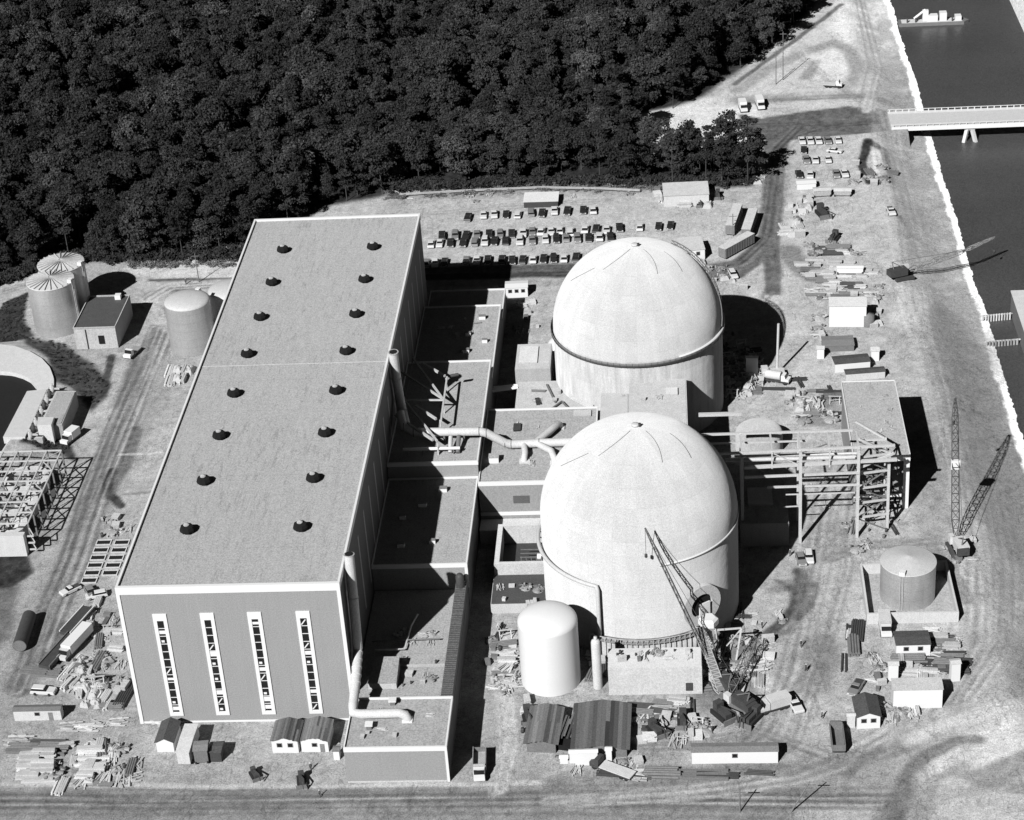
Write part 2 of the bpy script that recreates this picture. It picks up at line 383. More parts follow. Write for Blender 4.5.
for k in range(26):   # small spills and dug patches through the yard
    x = rng.uniform(560, 1000); y = rng.uniform(560, 790); q = np.array(G(x, y)[:2])
    if q[0] > 140: continue
    D = np.hypot(XX+WX*.5-q[0], (YY+WY*.5-q[1])*rng.uniform(.8, 1.3)); blend(smooth(1-D/rng.uniform(1.5, 5)), rng.choice([.26, .3, .56, .6]), .45)

RT = random.Random(3)
def wander(px, n, spread, tones, al=.45):
    for _ in range(n):
        o = (RT.gauss(0, spread), RT.gauss(0, spread*.35)); P_ = [(x+o[0]+RT.gauss(0, spread*.25), y+o[1]+RT.gauss(0, spread*.12)) for x, y in px]
        tracks(P_, RT.choice(tones), al, RT.choice((.8, .9, 1.0)), .28)
wander([(20, 690), (45, 620), (68, 560), (92, 490), (115, 430), (140, 370), (158, 330)], 9, 7, (.22, .25, .56, .3))
wander([(0, 800), (200, 800), (400, 799), (600, 797), (800, 800), (900, 800)], 9, 12, (.22, .26, .3, .52))
wander([(560, 800), (700, 790), (800, 775), (880, 745), (940, 700), (972, 640), (975, 560), (960, 470), (935, 380), (915, 300), (900, 200), (885, 120)], 11, 8, (.3, .36, .52, .5), .3)
wander([(960, 700), (1000, 640), (1000, 560), (990, 480)], 5, 9, (.24, .56, .3))
wander([(720, 780), (780, 730), (800, 680), (815, 620), (830, 560), (840, 470)], 5, 9, (.28, .56, .32))
wander([(700, 268), (740, 262), (765, 240), (772, 200), (776, 150), (800, 126), (880, 120)], 8, 5, (.14, .28, .16, .28), .35)
wander([(820, 560), (870, 545), (930, 540), (960, 600)], 4, 6, (.3, .56))
wander([(600, 200), (500, 206), (430, 212)], 5, 4, (.36, .54)); wander([(640, 232), (520, 236), (430, 240)], 6, 4, (.36, .54)); wander([(600, 272), (500, 274), (425, 276)], 6, 4, (.12, .24), .5)
wander([(800, 52), (850, 90), (885, 110), (905, 180), (925, 260)], 6, 9, (.34, .52), .35); wander([(890, 96), (820, 98), (745, 102)], 5, 4, (.26, .34)); wander([(860, -20), (880, 60), (870, 110)], 6, 6, (.34, .6))
wander([(0, 290), (60, 272), (110, 292), (150, 310), (170, 330)], 5, 5, (.3, .52)); wander([(230, 282), (170, 286), (148, 300), (160, 322)], 5, 3, (.2, .28, .54))
wander([(500, 790), (512, 740), (505, 690), (500, 640)], 4, 3, (.3, .54)); wander([(640, 745), (700, 745), (760, 735), (830, 760)], 4, 6, (.3, .56))
# bottom right spoil: dark cut track round bright sand
ppoly([(935, 752), (1040, 700), (1040, 738), (960, 755), (925, 790)], .56, .8, 2.5); ppoly([(905, 748), (960, 726), (1040, 700), (1040, 690), (950, 716), (900, 738)], .60, .6, 2.5)
pline([(893, 824), (897, 800), (908, 775), (925, 756), (955, 742), (975, 739)], 1.3, .25, .75, 1.6, 2.2); pline([(915, 830), (920, 800), (940, 775), (965, 765)], 1.2, .32, .5, 1.4, 2)
ppoly([(955, 775), (1040, 745), (1040, 770), (985, 790)], .33, .75, 2); ppoly([(940, 800), (1000, 790), (1040, 800), (1040, 825), (930, 822)], .54, .7, 2)
pline([(848, 775), (862, 760), (880, 752)], 1.4, .27, .7, .7); pline([(720, 760), (790, 772), (850, 757), (900, 750)], 2.0, .27, .5, 1.5)
pline([(934, 300), (936, 330), (948, 370), (965, 410)], 1.2, .30, .6, .8)
ppoly([(934, 300), (962, 300), (985, 335), (1000, 380), (1030, 460), (1030, 575), (985, 520), (952, 430), (936, 350)], .27, .6, 6, 3); ppoly([(895, 420), (935, 410), (950, 480), (945, 520), (910, 500)], .32, .4, 8, 3); ppoly([(885, 165), (915, 170), (935, 240), (950, 300), (920, 300), (900, 240)], .35, .45, 8, 3)
TONE = .42*(np.clip(TONE+fbm(1.8, 300, 3)*.09+fbm(25, 310, 4)*.03+fbm(.9, 333, 2)*.08, .03, 1)/.44)**1.7
# canal: the bank falls to the water, paved with pale riprap
bankx = 149.3+fbm(22, 90)*1.6+fbm(4, 91)*.8
def lerp(x, a, b): return smooth((x-a)/(b-a))
east = lerp(XX, bankx-21, bankx-5)*-4.3+np.clip((XX-(bankx-4.2))/4.2, 0, 1)*-.8+np.clip((XX-bankx)/4, 0, 3)*-2.6
east = np.maximum(east, -13)
gap = lerp(YY, 286, 290)*(1-lerp(YY, 311, 315))      # the bridge abutment stays level
east_ = np.where(XX < 141, east*(1-gap), east)
far = np.clip((XX-186)/10, 0, 1)*14
HGT = HGT*(1-lerp(XX, 136, 146))+east_+np.where(XX > 186, far, 0)
HGT += fbm(1.2, 200, 3)*.2*lerp(XX, bankx-5.5, bankx-4.5)*(XX < 170)
blend(lerp(XX, 127, 135)*(1-lerp(XX, 145, 148))*smooth(.75+fbm(6, 401, 4)*2.2), .25, .6)
rip = smooth((XX-(bankx-3.1+fbm(5, 61)*2.2))/.5)*(XX < 165)*(1-.75*lerp(YY, 128, 150)*(1-lerp(YY, 158, 172)))
blend(rip, .95, 1.0)
blend((XX > 186)*1.0, .6, .9)
# the basin: berm, then a hole
def wp(px, z): return [G(x, y, z)[:2] for x, y in px]
B_OUT = wp([(-60, 352), (-30, 346), (0, 345), (16, 347), (30, 352), (42, 359), (50, 368), (54, 379), (54, 392), (48, 402)], 3)
B_IN = wp([(-60, 380), (-30, 372), (0, 370), (12, 371), (22, 374), (30, 378), (36, 385), (38, 393), (37, 399)], 3)
ring_poly = B_OUT+wp([(24, 440), (-4, 500), (-60, 500)], 3)
dB = sdist_poly(np.array(ring_poly), 0)
HGT += 2.7*smooth(1-dB/9.0)
hole = B_IN+wp([(26, 394), (2, 438), (-60, 540)], 3)
dH = sdist_poly(np.array(hole), 0); HGT = np.where(dH < 2.0, -9.0*smooth((2.0-dH)/1.2)+HGT, HGT)
me = bpy.data.meshes.new('ground')
V = np.stack([XX.ravel(), YY.ravel(), HGT.ravel()], 1)
idx = np.arange(NX*NY).reshape(NY, NX)
Fq = np.stack([idx[:-1, :-1].ravel(), idx[:-1, 1:].ravel(), idx[1:, 1:].ravel(), idx[1:, :-1].ravel()], 1)
me.vertices.add(len(V)); me.vertices.foreach_set('co', V.ravel().astype(np.float32))
me.loops.add(Fq.size); me.loops.foreach_set('vertex_index', Fq.ravel().astype(np.int32))
me.polygons.add(len(Fq)); me.polygons.foreach_set('loop_start', (np.arange(len(Fq))*4).astype(np.int32))
me.polygons.foreach_set('use_smooth', np.ones(len(Fq), bool)); me.update(calc_edges=True)
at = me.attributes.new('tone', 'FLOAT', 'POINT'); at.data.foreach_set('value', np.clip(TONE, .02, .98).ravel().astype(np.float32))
gm = bpy.data.materials.new('site_earth'); t = nt(gm)
a = new(t, 'ShaderNodeAttribute', attribute_name='tone'); g = new(t, 'ShaderNodeNewGeometry'); P = g.outputs['Position']
n1 = noise(t, P, 1.0, 6, .75); n2 = noise(t, P, 3.2, 2, .8); n3 = noise(t, P, .12, 4, .6)
v = mth(t, 'MULTIPLY_ADD', mth(t, 'SUBTRACT', n1, .5), 1.2, 1.0)
v = mth(t, 'MULTIPLY_ADD', mth(t, 'SUBTRACT', n2, .5), 1.7, v)
sp_ = noise(t, P, 1.9, 2, .5); v = mth(t, 'MULTIPLY', v, mth(t, 'MULTIPLY_ADD', mth(t, 'GREATER_THAN', sp_, .665), -.42, 1.0))
sp2 = noise(t, P, 2.6, 1, .5); v = mth(t, 'MULTIPLY', v, mth(t, 'MULTIPLY_ADD', mth(t, 'GREATER_THAN', sp2, .70), .35, 1.0))
v = mth(t, 'MULTIPLY_ADD', mth(t, 'SUBTRACT', n3, .5), .2, v)
for sc_, rt_, amt in (((.55, .16, 1), .15, .20), ((.2, .5, 1), -.5, .14), ((.45, .3, 1), .9, .12)):
    mr = new(t, 'ShaderNodeMapping'); mr.inputs['Scale'].default_value = sc_; mr.inputs['Rotation'].default_value = (0, 0, rt_); t.links.new(P, mr.inputs[0])
    rd = mth(t, 'ABSOLUTE', mth(t, 'SUBTRACT', noise(t, mr.outputs[0], .55, 2, .45), .5))
    msk = mth(t, 'GREATER_THAN', noise(t, P, .09, 2, .5), .49)
    v = mth(t, 'MULTIPLY', v, mth(t, 'MULTIPLY_ADD', mth(t, 'MULTIPLY', mth(t, 'LESS_THAN', rd, .011), msk), -amt, 1.0))
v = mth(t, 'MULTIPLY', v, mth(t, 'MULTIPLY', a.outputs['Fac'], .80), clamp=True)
finish(t, v, .95, bump=n1, bumpd=.22, spec=.1)
me.materials.append(gm); go = bpy.data.objects.new('ground', me); COL.objects.link(go); tag(go, kind='structure')
def gz(x, y):
    i = int(np.clip(np.searchsorted(gx, x), 1, NX-1)); j = int(np.clip(np.searchsorted(gy, y), 1, NY-1)); return float(HGT[j, i])

wm = bpy.data.materials.new('canal_water'); t = nt(wm); g = new(t, 'ShaderNodeNewGeometry')
nn = noise(t, g.outputs['Position'], .5, 4, .6); n4 = noise(t, g.outputs['Position'], .03, 3, .5)
ripple_glint = noise(t, g.outputs['Position'], 3.5, 2, .7)  # glints of the ripples, painted into the water colour
v = mth(t, 'MULTIPLY_ADD', n4, .05, .055); v = mth(t, 'MULTIPLY', v, mth(t, 'MULTIPLY_ADD', ripple_glint, 2.4, -.2))
finish(t, v, .35, bump=nn, bumpd=.12, spec=.35)
MB().box(143.5, 2000, -400, 2500, -5.4, -5).build('canal_water', wm)
tag(bpy.data.objects['canal_water'], kind='structure')
q = wp([(-80, 380), (60, 380), (30, 470), (-80, 600)], -4)
tag(MB().prism(q, 1.0, 1.5).build('basin_water', 'black'), kind='structure')

# ------------------------------------------------------------------ turbine hall
W, L, H = 43.7, 168.7, 32.8
hall = thing('turbine_hall', 'huge flat-roofed grey hall with white trim and tall slot windows', 'building', (-W/2, 0, 0))
MB().box(-W, 0, 0, L, 0, H-.1).build('wall', 'clad', hall)
MB().box(-W+.35, -.35, .35, L-.35, H-.1+.002, H+.05).build('roof', 'roof', hall)
m = MB(); m.box(-W-.15, .15, -.18, .5, H-1.15, H+.55); m.box(-W-.15, .15, L-.5, L+.15, H-1.15, H+.55)
m.box(-W-.15, -W+.3, .502, L-.502, H-.9, H+.55); m.box(-.3, .15, .502, L-.502, H-.9, H+.55); m.build('parapet', 'trim', hall)
m = MB(); m.box(-W-.16, -W+.55, -.2, 0-.003, 0, H-1.153); m.box(-.55, .16, -.2, -.003, 0, H-1.153)
m.box(-W+.552, -.552, -.09, -.003, 0, .45); m.build('corner_trim', 'trim', hall)
MB().box(-W+.4, -.4, 89.25, 89.42, H+.052, H+.1).build('expansion_joint', 'conc', hall)
for k, x0 in enumerate((-37.45, -28.05, -18.7, -9.15)):
    fr = MB(); x1 = x0+2.75; z0, z1 = 1.9, 26.9; w = .72
    fr.box(x0, x0+w, -.22, -.004, z0, z1); fr.box(x1-w, x1, -.22, -.004, z0, z1)
    fr.box(x0+w, x1-w, -.22, -.004, z0, z0+.8); fr.box(x0+w, x1-w, -.22, -.004, z1-1.6, z1)
    f = fr.build('window', 'trim', hall)
    MB().box(x0+w+.002, x1-w-.002, -.06, -.006, z0+.8, z1-1.6).build('pane', 'glass', f)
    mu = MB(); n = 12; hgt = (z1-1.6-z0-.8)/n
    for i in range(n):
        zz = z0+.8+i*hgt
        mu.box(x0+w, x1-w, -.13, -.062, zz-.05, zz+.08)
        t_ = rng.random()
        if t_ < .30: mu.box(x0+w, x1-w, -.10, -.064, zz+hgt*.3, zz+hgt*rng.uniform(.5, .95))
        elif t_ < .45: mu.beam((x0+w+.1, -.11, zz+.3), (x1-w-.3, -.11, zz+hgt*.8), .08, .22)
        elif t_ < .6: mu.box(x0+w+.2, x1-w-.5, -.10, -.064, zz+.4, zz+.9)
    mu.build('mullions', 'trim', f)
sv = MB()
for i in range(17):
    y = 6+i*9.6; sv.box(.004, .06, y, y+1.1, 9, 27)
sv.build('side_window', smat('side_glazing', .42, .2, .3, .1, 3), hall)
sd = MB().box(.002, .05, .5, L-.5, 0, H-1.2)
sd.build('side_wall', 'clad_shade_dark', hall)  # thin sheet over the flank, its shade put into the colour
# roof ventilators
def vent():
    r = thing('roof_ventilator', 'dark roof ventilator', 'ventilator', (0, 0, 0), group='ventilators in two rows on the hall roof')
    MB().lathe([(0, 0), (.62, 0), (.62, .9), (0, .9)], n=14).build('base', 'darksteel', r)
    MB().lathe([(.62, .7), (1.45, .45), (1.55, .9), (1.35, 1.5), (.8, 1.75), (0, 1.8)], n=8, a0=.39, a1=.39+6.28318530718, smooth=False).build('hood', 'black', r)
    MB().lathe([(0, 2.0), (.6, 1.98), (.62, 1.82), (.3, 1.78)], n=12).build('cap', 'conc2', r)
    return remember(r)
ORD = ['nearest', 'second', 'third', 'fourth', 'fifth', 'sixth', 'seventh', 'farthest']
v0 = vent(); first = True
for side, xx in (('right', -10.2), ('left', -33.3)):
    for k in range(8):
        lab = f'squat dark roof ventilator, {ORD[k]} from the facade in the {side} row on the hall'
        p = (xx, 19.6+18.5*k, H+.05)
        if first: v0.location = p; v0['label'] = lab; first = False
        else: dup(v0, p, 0, lab)
# stacks beside the hall
def on_stack(name, label, pts_, r, top):
    t_ = thing(name, label, 'pipe', pts_[-1])
    MB().tube(pts_, r, 16).build('pipe', 'offwhite', t_)
    tp = np.array(pts_[0]); MB().tube([tp+[0, 0, .02], tp+[0, 0, .12]], r*.8, 16).build('opening', 'black', t_)
    rg = MB()
    for i in range(1, len(pts_)):
        a_, b_ = np.array(pts_[i-1]), np.array(pts_[i]); d = (b_-a_)/np.linalg.norm(b_-a_); rg.tube([a_, a_+d*.15], r*1.1, 16)
    rg.build('flange', 'steel', t_)
on_stack('vent_stack', 'tall pale vent pipe climbing the hall wall near its front corner', [(1.45, 6.4, 35.6), (1.4, 5.6, 26), (1.4, 4.0, 14.6)], 1.0, 1)
tb = thing('ribbed_duct', 'banded steel duct dropping from the vent pipe to the annex roof', 'duct', (1.2, -10, 8.2))
pp = [(1.4, 3.6, 14.3), (1.5, -3.4, 11.6), (1.5, -8.6, 10.3), (1.7, -10.3, 9.9), (3.2, -10.4, 9.6), (10.6, -10.2, 9.6), (11.7, -10.4, 9.3), (12.2, -10.5, 8.2)]
MB().tube(pp, .95, 16).build('duct', 'offwhite', tb)
rg = MB()
for k in range(6):
    a_ = np.array(pp[0])+(np.array(pp[1])-pp[0])*(k/5.5)*1.3; rg.tube([a_, a_+[0, -.45, -.4]], 1.02, 16)
rg.build('band', 'trim', tb)
MB().box(11.2, 13.2, -11.6, -9.6, 8.1, 8.4).build('base', 'trim', tb)
on_stack('vent_stack', 'tall pale vent pipe climbing the hall wall halfway back beside the braced frame', [(1.45, 89.4, 35.2), (1.45, 90.2, 28), (1.6, 91, 22), (2.4, 88, 20), (3.4, 84, 19)], 1.1, 1)
# ------------------------------------------------------------------ service buildings along the hall's right side
def block(name, label, x0, x1, y0, y1, z, wall='clad_shade_dark', roof='roof2', trim=True, cat='building', z0=0, parap=.45, front='clad'):
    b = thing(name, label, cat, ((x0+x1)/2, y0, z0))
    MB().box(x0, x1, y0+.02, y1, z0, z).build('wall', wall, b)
    if front: MB().box(x0, x1, y0-.03, y0+.017, z0, z-.5).build('front_wall', front, b)
    MB().box(x0+.25, x1-.25, y0+.25, y1-.25, z+.002, z+.06).build('roof', roof, b)
    if trim:
        m = MB(); m.box(x0-.05, x1+.12, y0-.16, y0+.22, z-.55, z+parap); m.box(x0-.05, x1+.12, y1-.22, y1+.1, z-.4, z+parap)
        m.box(x1-.2, x1+.12, y0+.222, y1-.222, z-.45, z+parap); m.box(x0-.05, x0+.2, y0+.222, y1-.222, z-.2, z+parap); m.build('parapet', 'trim', b)
    return b
anx = block('annex_building', 'low grey annex with white parapet at the front foot of the hall', .75, 20.4, -19.2, -3.9, 8.1)
m = MB(); m.box(20.05, 20.55, -19.4, -19.23, 0, 7.5); m.build('corner_trim', 'trim', anx)
MB().box(.8, 20, -19.31, -19.235, 0, .35).build('base_course', 'conc', anx)
svc = block('service_building', 'cluttered low flat-roofed building between the annex and the taller blocks', .2, 19.0, -3.75, 36.4, 6.0, trim=False)
m = MB(); m.box(18.0, 20.3, -3.75, 36.3, 6.0, 8.3); m.build('gallery', smat('grating', .17, .3, 2.5, .2, 4), svc)
m = MB()
for k in range(62): m.box(18.1, 20.2, -3.2+k*.63, -3.05+k*.63, 8.31, 8.34+.1*rng.random())
m.build('grating_bar', 'darksteel', svc)
MB().box(19.02, 20.35, -3.75, 36.3, 0, 5.98).build('east_wall', 'clad_shade_dark', svc)
pent = thing('roof_penthouse', 'small grey sloping penthouse on the low roof beside the vent pipe', 'penthouse', (5.7, 3.5, 6.06))
MB().add([(2.9,3.7,6.06),(8.6,3.7,6.06),(8.6,10.5,6.06),(3.9,10.5,6.06),(2.9,3.7,7.6),(8.6,3.7,7.6),(8.6,10.5,8.8),(3.9,10.5,8.8)],
         [(0,1,5,4),(1,2,6,5),(2,3,7,6),(3,0,4,7)]).build('wall', 'conc', pent)
MB().add([(2.8,3.5,7.6),(8.7,3.5,7.6),(8.7,10.6,8.8),(3.8,10.6,8.8),(2.8,3.5,7.75),(8.7,3.5,7.75),(8.7,10.6,8.95),(3.8,10.6,8.95)],
         [(0,3,2,1),(4,5,6,7),(0,1,5,4),(1,2,6,5),(2,3,7,6),(3,0,4,7)]).build('roof', 'roof2', pent)
pent.location[1] -= 1.7
dv = thing('roof_vessel', 'dark rounded vessel at the far end of the grated gallery', 'vessel', (19, 34, 8.3)); MB().lathe([(.9, 0), (.9, 2.6), (.6, 3.1), (0, 3.3)], (19.1, 34, 8.3), 20).build('shell', 'darksteel', dv)
for k_, (x_, y_, z_) in enumerate([(5, -13, 8.2), (8.8, -5.6, 8.2)]):
    vh = thing('roof_vent', ['white square vent cap on the annex roof below the banded duct', 'white vent cap by the rear parapet of the annex roof'][k_], 'vent', (x_, y_, z_)); MB().box(x_-.5, x_+.5, y_-.5, y_+.5, z_, z_+.9).build('curb', 'midsteel', vh); MB().box(x_-.75, x_+.75, y_-.7, y_+.7, z_+.902, z_+1.2).build('cap', 'white', vh)
pl_ = thing('roof_pipes', 'grey service pipes crossing the shaded part of the cluttered low roof', 'pipes', (8, 20, 6.1)); MB().tube([(3, 14, 6.8), (9, 14.2, 6.8), (9.6, 22, 7), (10.6, 26, 7)], .22, 8).build('pipe', 'steel', pl_); MB().tube([(2, 17, 6.9), (16, 17.4, 6.9)], .16, 8).build('pipe', 'midsteel', pl_)
rb = thing('roof_curb', 'low concrete curb crossing the cluttered low roof', 'curb', (10, 9, 6)); MB().box(4, 17.9, 9, 9.35, 6.0, 6.5).build('curb', 'conc2', rb)
blkC = block('control_building', 'grey flat-roofed block with white front parapet stepped above the cluttered roof', .2, 20.5, 36.6, 71.3, 12.0)
MB().box(20.0, 20.65, 36.42, 36.56, 6.3, 11.4).build('corner_trim', 'trim', blkC)
blkD = block('switchgear_building', 'tallest side block carrying the braced line frame and big pipe', .2, 20.7, 71.5, 118.8, 16.0)
blkE = block('heater_building', 'low flat block between the tall side block and the parking lot road', .2, 20.4, 119.0, 159.2, 10.4)
blkE2 = block('store_building', 'lowest narrow block at the far end of the side row', .2, 20.4, 159.4, 175.2, 7.0)
for (x, y, z) in [(12.5,45,12.06),(5,55,12.06),(5.8,44,12.06),(13,66,12.06),(18.6,70.0,15.0),(9,60,12.06),(9,128,10.46),(13,134,10.46),(13,143,10.46),(17.5,139,10.46),(16,152,10.46)]:
    if z == 15.0: continue
    h = thing('roof_hatch', '', 'hatch', (x, y, z), group=None)
    w_ = rng.uniform(.6, 1.0); MB().box(x-w_, x+w_, y-w_*.6, y+w_*.6, z, z+.9).build('curb', 'trim', h); MB().box(x-w_*1.05, x+w_*1.05, y-w_*.65, y+w_*.65, z+.902, z+1.05).build('lid', 'greyroof', h)
    k_ = 'stepped block with the front parapet' if z > 11 else 'low far block'
    h['label'] = f'small white roof hatch on the {k_}'; h['group'] = 'hatches on the '+k_
# braced dead-end frame on block D
fr = thing('line_frame', 'braced steel strut frame leaning from the hall wall onto the side roof', 'frame', (12, 85, 16.06))
for (a_, b_, w_) in [((422,363),(445,376),.5), ((413,358),(443,399),.42), ((400,371),(443,399),.42), ((406,400),(443,400),.35), ((416,406),(436,419),.5), ((406,402),(437,441),.42), ((395,415),(433,440),.5)]:
    MB().beam(G(*a_, 20), G(*b_, 20.02), w_).build('strut', 'steel', fr)
MB().beam(G(447, 377, 20.1), G(441, 421, 20.1), .4).build('end_beam', 'steel', fr); MB().beam(G(413, 358, 20), G(403, 411, 20), .16).build('wall_beam', 'midsteel', fr)
for q_ in ((446, 378), (443, 399), (440, 420), (437, 440)): g_ = G(*q_, 20); MB().beam((g_[0], g_[1], 16.06), g_, .3).build('post', 'steel', fr)
g_ = G(452, 377, 20); MB().tube([(g_[0]-.3, g_[1], 20.3), (g_[0]+1.6, g_[1]+.3, 20.5)], .4, 10).build('insulator', 'darksteel', fr)
cp = thing('roof_pipe', 'white bar of pipe lying across the front edge of the braced roof', 'pipe', (9, 73.4, 17))
MB().tube([(3.5, 75.5, 17.5), (16.5, 75.5, 17.5)], .38, 10).build('pipe', 'white', cp)
m = MB()
for x in (4.5, 8, 11.5, 15): m.box(x-.12, x+.12, 75.2, 75.8, 16.06, 17.2)
m.build('support', 'midsteel', cp)
# the big pipe to the auxiliary building
bp_ = thing('transfer_pipe', 'long fat white pipe elbowing across the roofs toward the near dome', 'pipe', (12, 81, 16.06))
ppx = [(2.2, 85.5, 21.5), (3.2, 82.5, 19.4), (5.5, 81.2, 18.6), (20.6, 80.8, 18.6), (22.2, 81, 18.0), (26.2, 81.6, 14.9), (27.6, 81.9, 14.3), (34, 82.1, 14.3), (46, 82.3, 14.3)]
MB().tube(ppx, 1.0, 18).build('pipe', 'offwhite', bp_)
MB().tube([(30.5, 82, 14.3), (31, 78, 14.2), (30.8, 76.6, 13.7), (30.8, 76.4, 12.9)], .72, 14).build('branch', 'offwhite', bp_)
MB().tube([(33.5, 82, 14.3), (37, 78.5, 14.2), (37.8, 75.6, 13.8), (37.8, 75.2, 12.9)], .8, 14).build('branch', 'offwhite', bp_)
MB().tube([(33, 82, 14.3), (36.5, 87.5, 14.4), (38, 90.5, 14.4), (38.4, 91.2, 13.6), (38.4, 91.2, 12.9)], .85, 14).build('branch', 'offwhite', bp_)
for x, y in ((30.8, 76.4), (37.8, 75.2), (38.4, 91.2)): MB().cbox((x, y, 13.0), (2.2, 2.0, .35)).build('base', 'conc', bp_)
m = MB()
for i in range(1, len(ppx)-1): a_ = np.array(ppx[i]); m.tube([a_-[.06, 0, 0], a_+[.1, 0, 0]], 1.08, 18)
for x in (12.5, 17): m.box(x-.2, x+.2, 80.3, 81.3, 16.06, 17.7)
for x in (42,): m.box(x-.2, x+.2, 81.8, 82.8, 12.9, 13.5)
m.build('collar', 'midsteel', bp_)
vd = thing('vent_duct', 'thick upright duct pair standing near the front of the braced roof', 'duct', (15, 76, 16.06))
MB().tube([(14.2, 79, 18.4), (14.2, 77, 17.6), (14.2, 75.5, 16.3)], .5, 12).build('pipe', 'steel', vd); MB().tube([(16, 79.6, 18.2), (16, 77.2, 17.6), (16, 75.2, 16.4)], .5, 12).build('pipe', 'midsteel', vd)
# ------------------------------------------------------------------ auxiliary building and the low concrete works between the domes
aux = block('auxiliary_building', 'grey flat building wedged between the side blocks and the near dome', 20.9, 47, 67.5, 100, 12.8, front=None)
MB().box(20.9, 47, 67.36, 67.5, 0, 12.25).build('front_wall', 'clad', aux)
MB().box(20.9, 40, 67.2, 67.34, 4.4, 5.3).build('base_trim', 'trim', aux)
MB().box(28.5, 32.2, 67.3, 67.35, 7.5, 9.5).build('louvre', 'clad_shade_dark', aux)
for x0, x1, y0, y1, z in [(22.8, 25, 76, 77.8, 14.3), (27.6, 29.2, 90, 93, 13.2), (41.5, 45.5, 96, 98.5, 13.1)]:
    h = thing('roof_box', {22.8: 'white topped roof box at the left edge of the wedged building', 27.6: 'dark sunken roof opening behind the pipe elbow', 41.5: 'thin grey roof slab by the back parapet'}[x0], 'roof unit', (x0, y0, 12.86))
    MB().box(x0, x1, y0, y1, 12.86, z).build('curb', 'white' if x0 < 23 else ('black' if x0 < 30 else 'conc2'), h)
    MB().box(x0-.08, x1+.08, y0-.08, y1+.08, z+.002, z+.12).build('lid', 'roof2' if x0 < 23 else 'darksteel' if x0 < 30 else 'conc2', h)
pit = thing('safeguards_pit', 'open concrete pit with a thick rim in front of the wedged building', 'pit', (31, 52, 0))
m = MB(); m.box(25.2, 26.3, 47.2, 62.4, 0, 5.2); m.box(26.302, 41, 46.6, 47.5, 0, 5.2); m.box(25.2, 26.3, 46.6, 47.19, 0, 5.2); m.box(26.302, 41, 61.6, 62.4, 0, 5.2); m.box(20.9, 41, 62.402, 67.1, 0, 3.6)
m.build('wall', 'conc', pit); MB().box(26.3, 40, 47.5, 61.6, .2, .5).build('floor', 'darksteel', pit)
m = MB()
for k in range(5): m.beam((31+k*1.1, 49, .5), (31+k*1.1, 49, 5.4), .15); m.beam((30.5, 49+k*1.5, 3.2), (37, 49+k*1.5, 3.2), .15)
m.beam((35.5, 61.5, 5.3), (35.5, 47.5, 5.3), .3); m.build('scaffold', 'midsteel', pit)
MB().tube([(34.5, 49.5, 5.0), (37.6, 49.5, 5.0)], .7, 12).build('drum', 'white', pit)
pad = thing('dark_roof_slab', 'low slab with a black membrane roof littered with gear before the open pit', 'slab', (32, 40, 0))
MB().box(25, 41, 35.5, 46.4, 0, 2.4).build('wall', 'conc', pad); MB().box(25.1, 40.9, 35.6, 46.3, 2.402, 2.5).build('roof', 'tar', pad)
tank1 = block('fuel_building', 'tall pale concrete block filling the gap between the two domes', 54.6, 68.1, 72, 105.6, 17, wall='conc2', roof='conc2', trim=False, front=None)
MB().box(63.2, 66.0, 97.5, 100.6, 17.07, 17.5).build('hatch', 'conc', tank1)
block('decontamination_building', 'slightly lower concrete block against the left side of the tall one', 47.8, 54.4, 80, 104.5, 14.2, wall='conc2', roof='conc2', trim=False, front=None)
b = block('valve_house', 'concrete block with a raised roof panel left of the far dome', 26.2, 34.9, 121.5, 134.5, 12, wall='conc2', roof='conc2', trim=False, front=None)
MB().box(27, 31.6, 124.2, 132.6, 12.062, 12.4).build('roof_panel', 'conc', b)
b = thing('safeguards_building', 'curved low concrete building wrapped round the foot of the far dome', 'building', (36, 101, 0))
MB().prism([(28.5, 100.4), (47.5, 100.4), (47.5, 112), (36.6, 121.3), (26.7, 121.3), (26.7, 108)], 0, 8.6).build('wall', 'conc2', b)
MB().prism([(28.8, 100.7), (47.2, 100.7), (47.2, 111.8), (36.4, 121), (27, 121), (27, 108.2)], 8.602, 8.66).build('roof', 'conc2', b)
m = MB(); m.tube([(38.5, 120, 9), (40, 112, 9.6), (45.5, 106.5, 9.6), (45.8, 102, 9.4)], .45, 10); m.build('pipe', 'conc', b)
m = MB(); m.beam((34, 119, 8.9), (36.5, 110, 8.9), .4); m.beam((34, 104, 9.2), (38, 110, 9.2), .35); m.beam((38, 110, 9.2), (41, 104, 9.2), .35); m.build('beam', 'midsteel', b)
MB().box(33, 37.5, 101.4, 106, 8.7, 8.8).build('floor_opening', 'tar', b)
MB().box(43.2, 46.8, 101.2, 104.2, 8.7, 10.2).build('pump', 'darksteel', b)
MB().box(30, 31.6, 100.8, 102.6, 8.7, 9.8).build('hatch', 'midsteel', b)
cbm = thing('cable_bundle', 'three white pipes bridging the dark alley to the far dome works', 'pipes', (23.5, 118, 8))
for k in range(3): MB().tube([(20.7, 117+k*1.5, 8.5-.3*k), (26.9, 118.2+k*1.2, 8.7-.3*k)], .32, 10).build('pipe', 'white', cbm)
